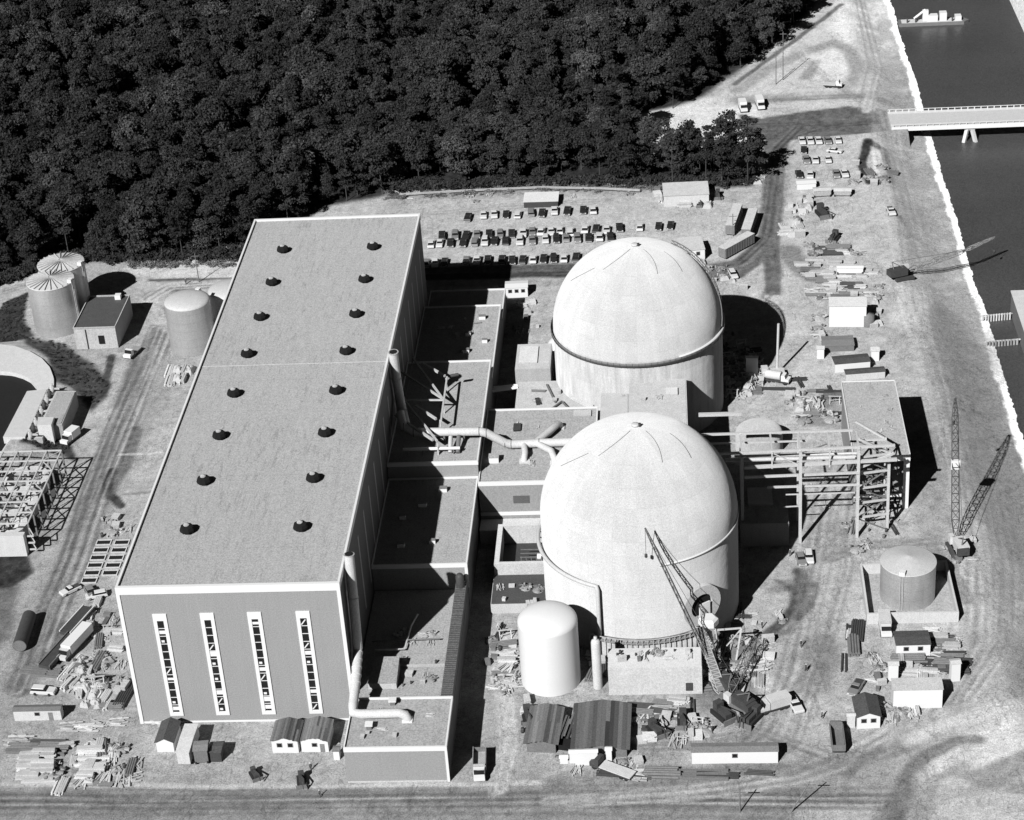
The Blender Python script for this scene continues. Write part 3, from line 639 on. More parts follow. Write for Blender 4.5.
# ------------------------------------------------------------------ the two reactor domes
RD, HS = 20.6, 22.75
def dome(name, label, cx, cy, mat, stain):
    M[mat] = dome_mat(mat, .60, cx, cy, stain)
    r = thing(name, label, 'reactor dome', (cx, cy, 0))
    cm = mat+'_wall'; M[cm] = dome_mat(cm, .55, cx, cy, stain*5)
    prof = [(RD*math.cos(a), HS+RD*math.sin(a)) for a in np.linspace(0, math.pi/2, 40)]; prof[-1] = (0.001, HS+RD)
    MB().lathe(prof, (cx, cy, 0), 128).build('dome', mat, r)
    MB().lathe([(RD, 0), (RD, HS-.003)], (cx, cy, 0), 128).build('wall', cm if cy > 100 else mat, r)
    MB().lathe([(0, HS+RD-.05), (.8, HS+RD-.03), (.8, HS+RD+.4), (.5, HS+RD+.5), (0, HS+RD+.5)], (cx, cy, 0), 16).build('apex_cap', 'offwhite', r)
    MB().tube([(cx+.9, cy-.3, HS+RD-.1), (cx+.9, cy-.3, HS+RD+.7)], .3, 8).build('apex_vent', 'darksteel', r)
    return r
dA = dome('reactor_dome', 'far pale concrete dome with a dark walkway ring at its shoulder', 56.7, 124.3, 'dome_far', .22)
dB_ = dome('reactor_dome', 'near pale concrete dome with round hatch and crane at its foot', 57.2, 39.5, 'dome_near', .22)
def arcpts(cx, cy, r, z, a0, a1, n=48):
    return [(cx+r*math.cos(t), cy+r*math.sin(t), z) for t in np.linspace(R_(a0), R_(a1), n)]
# ring walkway on the far dome
rw = thing('ring_walkway', 'dark walkway ring clamped round the far dome', 'walkway', (56.7, 124.3, 21))
MB().lathe([(RD+.05, HS-1.1), (RD+.6, HS-1.1), (RD+.6, HS-.9), (RD+.05, HS-.9)], (56.7, 124.3, 0), 128).build('deck', 'darksteel', rw)
MB().lathe([(RD+.55, HS-.88), (RD+.6, HS-.88), (RD+.6, HS-.05), (RD+.55, HS-.05)], (56.7, 124.3, 0), 128).build('railing', 'midsteel', rw)
m = MB()
for t in np.linspace(0, 2*math.pi, 90)[:-1]:
    m.beam((56.7+(RD+.62)*math.cos(t), 124.3+(RD+.62)*math.sin(t), HS-1.2), (56.7+(RD+.62)*math.cos(t), 124.3+(RD+.62)*math.sin(t), HS), .07)
m.build('post', 'darksteel', rw)
# lighter lip on the right part of each spring line
MB().lathe([(RD+.02, HS-.35), (RD+.22, HS-.35), (RD+.22, HS+.05), (RD+.02, HS+.05)], (57.2, 39.5, 0), 60, R_(-78), R_(10)).build('spring_lip', 'white', dB_)
MB().lathe([(RD+.02, HS-.1), (RD+.66, HS-.1), (RD+.66, HS+.12), (RD+.02, HS+.12)], (56.7, 124.3, 0), 60, R_(-62), R_(10)).build('spring_lip', 'white', dA)
# stair truss up the far dome's right side
st = thing('dome_ladder', 'curved dark truss ladder running up the right flank of the far dome', 'ladder', (77, 120, HS))
m = MB(); P0 = []
for k in range(15):
    el = R_(2+k*4.2); az = R_(-14+k*3.3); q_ = [56.7+(RD+.35)*math.cos(el)*math.cos(az), 124.3+(RD+.35)*math.cos(el)*math.sin(az), HS+(RD+.35)*math.sin(el)]; P0.append(np.array(q_))
for a_, b_ in zip(P0[:-1], P0[1:]):
    o_ = np.array([.2, 1.3, .1]); m.beam(a_, b_, .18); m.beam(a_+o_, b_+o_, .18); m.beam(a_, a_+o_, .12); m.beam(a_, b_+o_, .1)
m.build('truss', 'midsteel', st)
# lightning cables on both domes
for cx, cy, wh in ((56.7, 124.3, 'far'), (57.2, 39.5, 'near')):
    lc = thing('conductor_cable', f'thin dark cables draped over the crown of the {wh} dome', 'cables', (cx, cy, HS+RD))
    for az, e0, e1 in ((-128, 60, 84), (-52, 58, 82), (-20, 52, 70), (-160, 40, 58)):
        P1 = []
        for k in range(9):
            el = R_(e0+(e1-e0)*k/8); a_ = R_(az+(k-4)*2.2); P1.append((cx+(RD+.08)*math.cos(el)*math.cos(a_), cy+(RD+.08)*math.cos(el)*math.sin(a_), HS+(RD+.08)*math.sin(el)))
        MB().tube(P1, .045, 5).build('cable', 'midsteel', lc)
# pipe hugging the near dome
gp = thing('ring_pipe', 'grey pipe curving round the left of the near dome and dropping down', 'pipe', (50, 19, 5))
pr = arcpts(57.2, 39.5, RD+.75, 17.3, 170, 246, 40)
xe, ye, ze = pr[-1]
MB().tube(arcpts(57.2, 39.5, RD+.6, 19.5, 128, 160, 20)+pr+[(xe+.2, ye-.4, 16.6), (xe+.2, ye-.5, 5.5)], .42, 10).build('pipe', 'steel', gp)
m = MB()
for k in range(0, 40, 3): x, y, z = pr[k]; m.beam((x, y, z-.1), (57.2+RD*.999*(x-57.2)/(RD+.75), 39.5+RD*.999*(y-39.5)/(RD+.75), z-.4), .18)
m.build('bracket', 'darksteel', gp)
# scaffold ring at the foot of the near dome
sr = thing('ring_scaffold', 'timber scaffold walkway bent round the front foot of the near dome', 'scaffold', (57.2, 18, 0))
MB().lathe([(RD+.05, 4.6), (RD+1.9, 4.6), (RD+1.9, 4.85), (RD+.05, 4.85)], (57.2, 39.5, 0), 50, R_(-118), R_(-58)).build('deck', 'midsteel', sr)
MB().lathe([(RD+.05, 0), (RD+1.3, 0), (RD+1.3, 4.4), (RD+.05, 4.4)], (57.2, 39.5, 0), 50, R_(-118), R_(-58)).build('curb_wall', 'conc', sr)
m = MB()
for t in np.linspace(R_(-118), R_(-58), 22):
    x, y = 57.2+(RD+1.85)*math.cos(t), 39.5+(RD+1.85)*math.sin(t); m.beam((x, y, 0), (x, y, 5.9), .13)
m.lathe([(RD+1.85, 5.75), (RD+1.95, 5.75), (RD+1.95, 5.9), (RD+1.85, 5.9)], (57.2, 39.5, 0), 50, R_(-118), R_(-58))
for k in range(40):
    t = R_(rng.uniform(-116, -60)); m.cbox((57.2+(RD+rng.uniform(.4, 1.6))*math.cos(t), 39.5+(RD+1)*math.sin(t), 5.05), (rng.uniform(.4, 2.2), .35, .3), t+1.57)
m.build('railing', 'lumber', sr)
# equipment hatch
az = math.atan2(23.1-39.5, 69.0-57.2); ux, uy = math.cos(az), math.sin(az)
hx, hy, hz = 57.2+RD*ux, 39.5+RD*uy, 10.6
eh = thing('equipment_hatch', 'round concrete hatch collar with a dark mouth at the near dome foot', 'hatch', (hx, hy, 5))
def ringmesh(r0, r1, d0, d1, n=40):
    m_ = MB(); vs = []
    for (r, d) in ((r0, d0), (r0, d1), (r1, d1), (r1, d0)):
        for k in range(n):
            t = 2*math.pi*k/n; c_, s_ = r*math.cos(t), r*math.sin(t); vs.append((hx+ux*d-uy*c_, hy+uy*d+ux*c_, hz+s_))
    m_.add(vs, [(j*n+k, j*n+(k+1) % n, ((j+1) % 4)*n+(k+1) % n, ((j+1) % 4)*n+k) for j in range(4) for k in range(n)]); return m_
ringmesh(2.7, 4.7, -1.5, 1.0).build('collar', M['conc2'], eh)
ringmesh(.01, 2.75, .2, .3).build('mouth', 'black', eh)
MB().cbox((hx+ux*.6+.7, hy+uy*.6-.3, hz-.9), (2.6, .3, 3.2), az+1.57).build('door_leaf', 'white', eh)
# ------------------------------------------------------------------ tanks
def tank(name, label, x, y, r, hc, rise, mat, roof=None, n=64, z=0, ribs=0, ladder=None, rt='top'):
    t_ = thing(name, label, 'tank', (x, y, z))
    MB().lathe([(r, 0), (r, hc)], (x, y, z), n).build('shell', mat, t_)
    if rt == 'cone': pr_ = [(r+.12, hc-.02), (r+.12, hc+.1), (r, hc+.12), (0, hc+rise)]
    else: pr_ = [(r, hc)]+[(r*math.cos(a), hc+rise*math.sin(a)) for a in np.linspace(.12, math.pi/2, 12)]
    MB().lathe(pr_, (x, y, z), n).build('roof', roof or mat, t_)
    if ribs:
        m_ = MB()
        for k in range(ribs):
            a = 2*math.pi*k/ribs; m_.beam((x+.4*math.cos(a), y+.4*math.sin(a), z+hc+rise+.1), (x+r*math.cos(a), y+r*math.sin(a), z+hc+.3), .12, .3)
        m_.build('rafter', 'conc2', t_)
    if ladder:
        a = ladder; m_ = MB()
        for o in (-.3, .3): m_.beam((x+(r+.25)*math.cos(a)+o*math.sin(a), y+(r+.25)*math.sin(a)-o*math.cos(a), z), (x+(r+.25)*math.cos(a)+o*math.sin(a), y+(r+.25)*math.sin(a)-o*math.cos(a), z+hc+1), .1)
        m_.build('ladder', 'steel', t_)
        MB().cbox((x+(r-.3)*math.cos(a), y+(r-.3)*math.sin(a), z+hc+.5), (1.2, 1.2, 1.0), a).build('platform', 'white', t_)
    return t_
tank('water_tank', 'large glaring white domed tank by the wooden sheds', 38.7, 12.4, 6.05, 14.6, 2.4, 'white')
sc_ = thing('slim_column', 'slim upright white cylinder next to the white tank', 'vessel', (48.3, 9.3, 0))
MB().lathe([(.95, 0), (.95, 11.2), (.85, 11.6), (.5, 11.9), (0, 12)], (48.3, 9.3, 0), 24).build('shell', 'offwhite', sc_)
MB().lathe([(.35, 11.9), (.35, 12.6), (0, 12.6)], (48.3, 9.3, 0), 12).build('nozzle', 'steel', sc_)
tank('fuel_oil_tank', 'dull steel cone-roofed tank inside the square concrete bund', 113.3, 39.0, 5.75, 8.9, 1.4, 'tank', 'steel', rt='cone', ladder=-1.9)
bw = thing('bund_wall', 'low square concrete wall enclosing the dull cone-roofed tank', 'wall', (113, 30, 0))
c4 = [G(867, 614, 2.6)[:2], G(959, 612, 2.6)[:2], G(947, 560, 2.6)[:2], G(860, 564, 2.6)[:2]]
cc = np.mean(c4, 0); inn = [tuple(np.array(p_)+(cc-np.array(p_))/np.linalg.norm(cc-np.array(p_))*.6) for p_ in c4]; m = MB()
for k in range(4):
    a_, b_, c_, d_ = c4[k], c4[(k+1) % 4], inn[(k+1) % 4], inn[k]; m.prism([a_, b_, c_, d_], 0, 2.6)
m.build('wall', 'offwhite', bw)
MB().prism(inn, .05, .2).build('floor', 'roof2', bw)
tank('storage_tank', 'tall lit steel tank with radial roof ribs, nearer of the left pair', -103.6, 175.0, 6.4, 14.4, .9, 'tank', 'offwhite', ribs=24, ladder=-.25, rt='cone')
tank('storage_tank', 'tall steel tank with radial roof ribs, farther of the left pair', -103.3, 185.6, 6.4, 14.4, .9, 'tank', 'offwhite', ribs=24, ladder=-.25, rt='cone')
tank('storage_tank', 'smooth shiny domed tank standing alone left of the hall', -63.3, 161.5, 6.1, 13.6, 1.6, 'tank', 'steel', ladder=1.2)
tank('storage_tank', 'domed tank half hidden behind the left roof edge of the hall', -54.6, 175.6, 6.1, 9.5, 1.6, 'tank', 'steel')
tank('round_tank', 'low dusty domed tank amid rubble behind the pipe rack', 85.0, 101, 5.6, 4.2, 2.6, 'conc2', 'conc2')
tank('round_tank', 'white domed tank peeping from behind the left side of the far dome', 37.6, 144.5, 4.6, 6, 2.5, 'white')

# ------------------------------------------------------------------ pump house and steel pipe rack on the east side
pb = thing('screen_building', 'flat-roofed building with a dark open front behind the steel tower', 'building', (110.8, 73.5, 0))
x0, x1, y0, y1, z = 104.9, 117.0, 73.2, 107, 13.6
m = MB(); m.box(x0, x0+.4, y0, y1, 0, z); m.box(x1-.4, x1, y0, y1, 0, z); m.box(x0+.401, x1-.401, y1-.4, y1, 0, z); m.box(x0+.401, x1-.401, y0+6, y0+6.3, 0, z); m.build('wall', 'clad', pb)
MB().box(x0-.1, x1+.1, y0, y1+.1, z+.002, z+.3).build('roof', 'roof2', pb)
m = MB(); m.box(x0-.25, x1+.25, y0-.25, y0-.005, z-.9, z+.5); m.box(x1+.105, x1+.3, y0, y1+.2, z-.5, z+.5); m.box(x0-.3, x0-.105, y0, y1+.2, z-.5, z+.5); m.box(x0-.3, x1+.3, y1+.105, y1+.3, z-.5, z+.5)
m.build('parapet', 'trim', pb)
m = MB(); m.box(x1-1.2, x1+.15, y0-.2, y0-.004, .01, z-.91); m.box(x0, x1-1.01, y0-.2, y0-.004, 3.2, 4.0); m.build('front_frame', 'trim', pb)
m = MB()
for k in range(3):
    for a_, b_ in (((107.5+k*.2, y0+.5, .3), (114.5, y0+.5, 6)), ((107.5, y0+.5, 6+k), (114.5, y0+.5, 12.5)), ((114.8, y0+.5, 0), (112, y0+.5, 13))): m.beam(a_, b_, .25)
m.build('bracing', 'midsteel', pb)
rk = thing('pipe_rack', 'tall open steel rack of columns, beams and pipes east of the near dome', 'pipe rack', (92, 61, 0))
YF, YB = 60.5, 69.0
for x, top, yf in ((79.5, 22.4, YF), (92.1, 23.4, YF-.3), (104.7, 23.4, 61.8)):
    MB().beam((x, yf, 0), (x, yf, top), .65, .65).build('column', 'steel', rk)
    if x < 100: MB().beam((x, YB, 0), (x, YB, top), .45).build('column', 'steel', rk)
for z, a_, b_, w_ in ((23.2, 73.5, 112.5, .75), (19.6, 80, 113, .95), (17.1, 80, 105, .7), (14.0, 85, 105, .6), (12.0, 89, 104, .35), (8.8, 88.5, 92, .35)):
    MB().beam((a_, YF+.1+(.6 if z < 15 else 0), z), (b_, YF+.9 if b_ < 106 else 62.4, z), w_*.6, w_*.72).build('beam', 'steel', rk)
for z, a_, b_, w_ in ((23.2, 70.5, 104, .6), (20.8, 72, 94, .45)):
    MB().beam((a_, YB, z), (b_, YB+.2, z), w_*.75).build('beam', 'steel', rk)
MB().beam((70.5, 75.5, 24.5), (80, 75.5, 24.5), .7).build('beam', 'steel', rk)
for x in (79.5, 86, 92.1, 98.4, 104.7):
    MB().beam((x, YF, 23.0), (x, YB, 23.0), .4).build('cross_beam', 'steel', rk)
m = MB(); m.tube([(76, 62.5, 20.4), (104, 62.5, 20.4)], .45, 10); m.build('pipe', 'steel', rk)
m = MB(); m.tube([(78, 64.4, 20.2), (104.5, 64.4, 20.2)], .3, 10); m.build('pipe', 'offwhite', rk)
m = MB()
for x in (86, 98.4): m.beam((x, YF+.4, 19), (x, YF+.4, 23), .3)
m.beam((86, YF+.4, 23), (92, YF+.4, 19.6), .2); m.build('brace', 'steel', rk)
MB().beam((92.1, YF, 23), (98.4, YB, 20), .3).build('brace', 'steel', rk)
tw = thing('steel_tower', 'square braced steel tower at the right end of the pipe rack', 'tower', (108, 65, 0))
XA, XB, YA, YC = 104.9, 111.6, 63.2, 70.5
for x, y in ((XB, 64.6), (XA+.4, YC), (XB-.2, YC)):
    MB().beam((x, y, 0), (x, y, 20.4), .6 if y < 66 else .4).build('column', 'steel', tw)
for z in (4.2, 8.0, 11.8, 15.6, 19.8):
    MB().beam((XA, YA, z), (XB, 64.6, z), .4).build('beam', 'steel', tw); MB().beam((XB, 64.6, z), (XB-.2, YC, z), .35).build('beam', 'steel', tw)
    MB().beam((XA+.4, YC, z), (XB, YC, z), .35).build('beam', 'steel', tw); MB().beam((XA, YA, z), (XA+.4, YC, z), .35).build('beam', 'steel', tw)
zz = [0, 4.2, 8.0, 11.8, 15.6]
for i, z in enumerate(zz):
    a_, b_ = ((XA, YA), (XB, 64.6)) if i % 2 else ((XB, 64.6), (XA, YA))
    MB().beam((a_[0], a_[1], z), (b_[0], b_[1], z+4), .22).build('brace', 'midsteel', tw)
    MB().beam((XB, 64.6, z), (XB-.2, YC, z+4), .22).build('brace', 'midsteel', tw)
    MB().beam((XA+.4, YC, z+4), (XB, YC, z), .2).build('brace', 'midsteel', tw)
for z in (6, 10, 14):
    m = MB()
    for k in range(7): m.cbox((rng.uniform(106, 111), rng.uniform(65, 69), z), (rng.uniform(.8, 2.5), .4, .5), rng.uniform(0, 3))
    m.build('platform', 'midsteel', tw)
MB().beam((XA, YA, 24.5), (XB+.3, 64.6, 19.8), .5).build('roof_beam', 'steel', tw); MB().beam((XA, 72.5, 23.5), (XB, 71, 19.6), .45).build('roof_beam', 'steel', tw)
MB().beam((XA, YA, 17.2), (XB+1, 64.6, 19.9), .55).build('roof_beam', 'steel', tw)
el = thing('shaded_block', 'dark low concrete block in the near dome shadow under the pipe rack', 'building', (85, 62, 0))
MB().box(79, 89.6, 59, 77, 0, 6).build('wall', 'conc2', el); MB().box(79.2, 89.4, 59.2, 76.8, 6.002, 6.1).build('roof', 'roof2', el); MB().box(81, 86.5, 66, 73, 6.1, 6.6).build('hatch', 'conc', el)
bl = thing('block_wall_house', 'long low blockwork box with cluttered roof before the near dome', 'building', (60, 6.6, 0))
MB().box(50.6, 69.3, 6.6, 13.2, 0, 6.7).build('wall', 'conc', bl); MB().box(66, 67.4, 6.45, 6.59, .9, 2.8).build('door', 'darksteel', bl)
MB().box(50.7, 69.2, 6.7, 13.1, 6.702, 6.78).build('roof', 'conc', bl)
# low concrete units left of the white tank
# ------------------------------------------------------------------ left side: basin, building, steel frame
ap = thing('basin_apron', 'bright curved concrete rim of the dark basin at the left edge', 'concrete rim', (-103, 150, 0))
O3 = [(p[0], p[1], 3.0) for p in B_OUT]; N_ = 10
I3 = [(p[0], p[1], 2.6) for p in B_IN]+[tuple(list(B_IN[-1])+[2.6])]
I3 = I3[:10]; O3 = O3[:10]
def resamp(P, n):
    P = np.array(P); d = np.r_[0, np.cumsum(np.linalg.norm(np.diff(P, axis=0), axis=1))]; s = np.linspace(0, d[-1], n)
    return [tuple(np.interp(s, d, P[:, k]) for k in range(3)) for _ in [0]] if False else [tuple(float(np.interp(q, d, P[:, k])) for k in range(3)) for q in s]
O3 = resamp(O3, 40); I3 = resamp([(-0+p[0], p[1], p[2]) for p in I3], 40)
m = MB(); vs = [(x, y, z+.25) for x, y, z in O3]+[(x, y, z+.1) for x, y, z in I3]+[(x, y, -4.5) for x, y, z in I3]+[(x, y, -1) for x, y, z in O3]
m.add(vs, [(i, i+1, 41+i, 40+i) for i in range(39)]+[(40+i, 41+i, 81+i, 80+i) for i in range(39)]+[(120+i, 121+i, i+1, i) for i in range(39)]); m.build('rim', 'offwhite', ap)
def wz(px, z): return [G(x, y, z)[:2] for x, y in px]
dk = thing('intake_deck', 'pale concrete deck with a bright end wall beside the dark basin', 'deck', (-100, 120, 0))
MB().prism(wz([(3, 437), (25, 437), (47, 389), (27, 391)], 3.4), -4, 3.4).build('deck', 'offwhite', dk)
ch = thing('channel_wall', 'white sloping wall running down from the deck along the left edge', 'wall', (-103, 100, 0))
MB().prism(wz([(-30, 500), (-12, 500), (26, 440), (8, 440)], 2.2), -4, 2.0).build('wall', 'offwhite', ch)
pr2 = thing('pump_row', 'row of dark pumps and pipework along the basin deck', 'pumps', (-95, 125, 3))
ps = wz([(49, 391), (27, 437)], 3.5)
for k in range(9):
    f_ = k/8; x = ps[0][0]*(1-f_)+ps[1][0]*f_+1.0; y = ps[0][1]*(1-f_)+ps[1][1]*f_
    MB().lathe([(0, 0), (.6, 0), (.6, 1.6), (.3, 1.9), (.3, 2.4), (0, 2.4)], (x, y, 3.2), 12).tube([(x, y, 4.2), (x+2, y-.3, 4.2)], .25, 8).build('pump', 'darksteel' if k % 2 else 'conc', pr2)
m = MB(); m.beam((ps[0][0]+.2, ps[0][1], 4.6), (ps[1][0]+.2, ps[1][1], 4.6), .15); m.box(ps[1][0], ps[0][0]+4, ps[1][1], ps[0][1], -1, 3.1); m.build('plinth', 'conc2', pr2)
vb = thing('valve_building', 'small grey flat building cluttered with gear on the basin bank', 'building', (-92, 122, 0))
MB().prism(wz([(38, 428), (62, 424), (76, 391), (56, 391)], 4.8), 0, 4.8).build('wall', 'conc2', vb)
MB().prism(wz([(40, 427), (61, 423), (75, 391.5), (57, 391.5)], 5.0), 4.802, 4.95).build('roof', 'roof2', vb)
cb_ = thing('valve_box', 'white faced concrete cube at the near end of the basin gear', 'building', (-93, 107, 0))
MB().prism(wz([(37, 425), (51, 425), (54, 417), (38, 417)], 6), 0, 6).build('wall', 'offwhite', cb_)
lb = block('service_shed', 'tar-roofed concrete building with white roof box beside the paired tanks', -95.4, -84, 161.6, 180.5, 6.2, wall='conc', roof='tar', trim=False, front=None, parap=.2)
m = MB(); m.box(-95.5, -83.9, 161.5, 161.75, 6.2, 6.6); m.box(-95.5, -83.9, 180.4, 180.6, 6.2, 6.6); m.box(-84.1, -83.9, 161.752, 180.398, 6.2, 6.6); m.box(-95.5, -95.3, 161.752, 180.398, 6.2, 6.6); m.build('parapet', 'conc2', lb)
MB().box(-87.6, -86, 178, 179.6, 6.3, 7.6).build('roof_box', 'white', lb); MB().box(-89, -87.4, 161.45, 161.59, 1.5, 4).build('window', 'glass', lb); MB().tube([(-92.2, 161.4, 0), (-92.2, 161.4, 6)], .12, 6).build('downpipe', 'darksteel', lb)
fr2 = thing('open_steel_frame', 'unroofed grid of steel beams over pale concrete bays at the left edge', 'steel frame', (-90, 80, 0))
xs = np.linspace(-104, -82.4, 7); ys = np.linspace(64, 96, 8); zt = 7.4
for i, x in enumerate(xs):
    MB().beam((x, ys[0], zt), (x, ys[-1], zt), .32).build('beam', 'steel', fr2)
for j, y in enumerate(ys):
    MB().beam((xs[0], y, zt+.03), (xs[-1], y, zt+.03), .3).build('cross_beam', 'steel', fr2)
for x in xs[1::2].tolist()+[xs[-1]]:
    for y in ys[::1]:
        if x == xs[-1] or rng.random() < .4: MB().beam((x, y, 0), (x, y, zt), .35).build('column', 'midsteel', fr2)
for j in range(7):
    a_, b_ = (ys[j], ys[j+1]) if j % 2 else (ys[j+1], ys[j]); MB().beam((xs[-1], a_, zt), (xs[-2], b_, zt), .18).build('brace', 'steel', fr2)
for k, (y0_, y1_) in enumerate(((86, 95), (76, 84), (66, 74))):
    MB().add(*(lambda c: (c.v, c.f))(MB().lathe([(0, -1), (5.4, -1), (5.6, 3.4), (4.4, 3.6), (2.2, 1.6), (0, 1.2)], (-90.5, (y0_+y1_)/2, 0), 16))).build('volute', 'conc', fr2)
    m = MB()
    for q_ in range(13):
        a_ = rng.uniform(0, 6.28); r = rng.uniform(0, 5); m.cbox((-90.5+r*math.cos(a_), (y0_+y1_)/2+r*.8*math.sin(a_), rng.uniform(2.2, 4.6)), (rng.uniform(.3, 2.2), rng.uniform(.3, .8), rng.uniform(.2, .8)), rng.uniform(0, 3), rng.uniform(-.4, .4))
    m.build('formwork', 'junk', fr2)
MB().box(-106, -83.2, 61.6, 63.2, 0, 5.6).build('end_wall', 'offwhite', fr2); MB().box(-104, -83, 63.3, 97, .02, .35).build('floor', 'tar', fr2)
for z_ in (1.6, 3.4, 5.2): MB().beam((-82.4, 62, z_), (-80.9, 62, z_), .3).beam((-80.9, 62, z_), (-82.4, 64, z_+1), .2).build('stair', 'steel', fr2)

# ------------------------------------------------------------------ bridge, barge, intake frame
br = thing('road_bridge', 'pale concrete road bridge on splayed piers crossing the canal', 'bridge', (136, 300, 0))
bx0, bx1 = 135.5, 260; by0, by1 = 292.6, 305.6
MB().box(bx0, bx1, by0, by1, -.6, .75).build('deck', 'white', br)
MB().box(bx0, bx1, by0+2.2, by1-2.2, .752, .82).build('roadway', 'offwhite', br)
for y in (by0+.15, by1-.15):
    m = MB(); m.box(bx0, bx1, y-.1, y+.1, 1.45, 1.6)
    for k in range(60): m.box(bx0+.4+k*2.07, bx0+.7+k*2.07, y-.1, y+.1, .74, 1.46)
    m.build('railing', 'offwhite', br)
MB().box(bx0-1, bx0+4, by0+.4, by1-.4, -3.4, -.62).build('abutment', 'conc', br)
for x in (160, 184, 208):
    for y in (by0+1.5, by1-1.5):
        for sx in (-1, 1):
            MB().beam((x+sx*.7, y-.3, -.9), (x+sx*2.3, y-(2.6 if y < 299 else -1.6), -7), 1.0, 1.0).build('pier_leg', 'offwhite', br)
    MB().box(x-1.6, x+1.6, by0+.6, by1-.6, -1.4, -.61).build('pier_cap', 'conc', br)
bg_ = thing('work_barge', 'flat barge carrying white machinery moored across the canal', 'barge', (161, 401, -5))
MB().prism([(149, 398.8), (172, 398.8), (174, 401), (172, 403.6), (149, 403.6)], -5.4, -3.9).build('hull', 'midsteel', bg_)
MB().prism([(150, 399.3), (171.5, 399.3), (171.5, 403.2), (150, 403.2)], -3.898, -3.8).build('deck', 'conc2', bg_)
m = MB(); m.box(163.5, 166, 400, 402.6, -3.8, -.8); m.build('cabin', 'white', bg_)
m = MB(); m.box(159, 162.8, 399.8, 402.4, -3.8, -1.6); m.box(157.5, 159.5, 400.5, 402, -3.8, .2); m.tube([(154.5, 401, -2.8), (158.5, 401, .4)], .45, 8); m.build('machinery', 'white', bg_)
MB().box(169, 171.2, 399.8, 402.6, -3.8, -2.2).build('deck_house', 'white', bg_)
for x in (152, 155, 168): MB().lathe([(.3, 0), (.3, 1.6), (0, 1.6)], (x, 399.8, -3.8), 8).build('bollard', 'darksteel', bg_)
if_ = thing('intake_platform', 'grey sheet-walled platform standing in the canal at the right edge', 'platform', (160, 168, -5))
MB().box(155.4, 185, 132, 176, -7, 1.2).build('wall', 'midsteel', if_); MB().box(155.2, 185, 131.8, 176.2, 1.202, 1.5).build('deck', 'conc2', if_)
jt = thing('timber_jetty', 'short line of timber piles and planks joining the bank to the platform', 'jetty', (150, 170, -5))
for k in range(11): MB().tube([(147.5+k*.72, 171+k*.1, -7), (147.5+k*.72, 171+k*.1, -3.0)], .22, 8).build('pile', 'lumber', jt)
MB().beam((147, 171.4, -3.4), (155.3, 172.4, -3.4), .25).build('waler', 'lumber', jt)
jt = thing('timber_jetty', 'nearer low fender of stubby piles against the canal platform', 'jetty', (150, 158, -5))
for k in range(11): MB().tube([(146.5+k*.8, 157+k*.1, -7), (146.5+k*.8, 157+k*.1, -3.4)], .3, 8).build('pile', 'junk', jt)
MB().beam((146, 157.3, -3.6), (155.3, 158.2, -3.6), .3).build('waler', 'lumber', jt)

# ------------------------------------------------------------------ cranes
def lattice(m, a, b, w0, w1, n, c=.16, taper=.12):
    a = np.array(a, float); b = np.array(b, float); d = (b-a)/np.linalg.norm(b-a); up = np.array([0, 0, 1.]) if abs(d[2]) < .9 else np.array([0, 1., 0])
    r = np.cross(d, up); r /= np.linalg.norm(r); u = np.cross(r, d); prev = None
    for i in range(n+1):
        f_ = i/n; w = w0+(w1-w0)*f_; w *= min(1, .35+f_/taper*.65) if f_ < taper else (min(1, .35+(1-f_)/taper*.65) if f_ > 1-taper else 1)
        c_ = a+(b-a)*f_; q = [c_+(r*sx+u*sy)*w/2 for sx, sy in ((-1,-1),(1,-1),(1,1),(-1,1))]
        if prev:
            for k in range(4): m.beam(prev[k], q[k], c); m.beam(prev[k], q[(k+1) % 4], c*.6); m.beam(q[k], q[(k+1) % 4], c*.55)
        prev = q
    return m
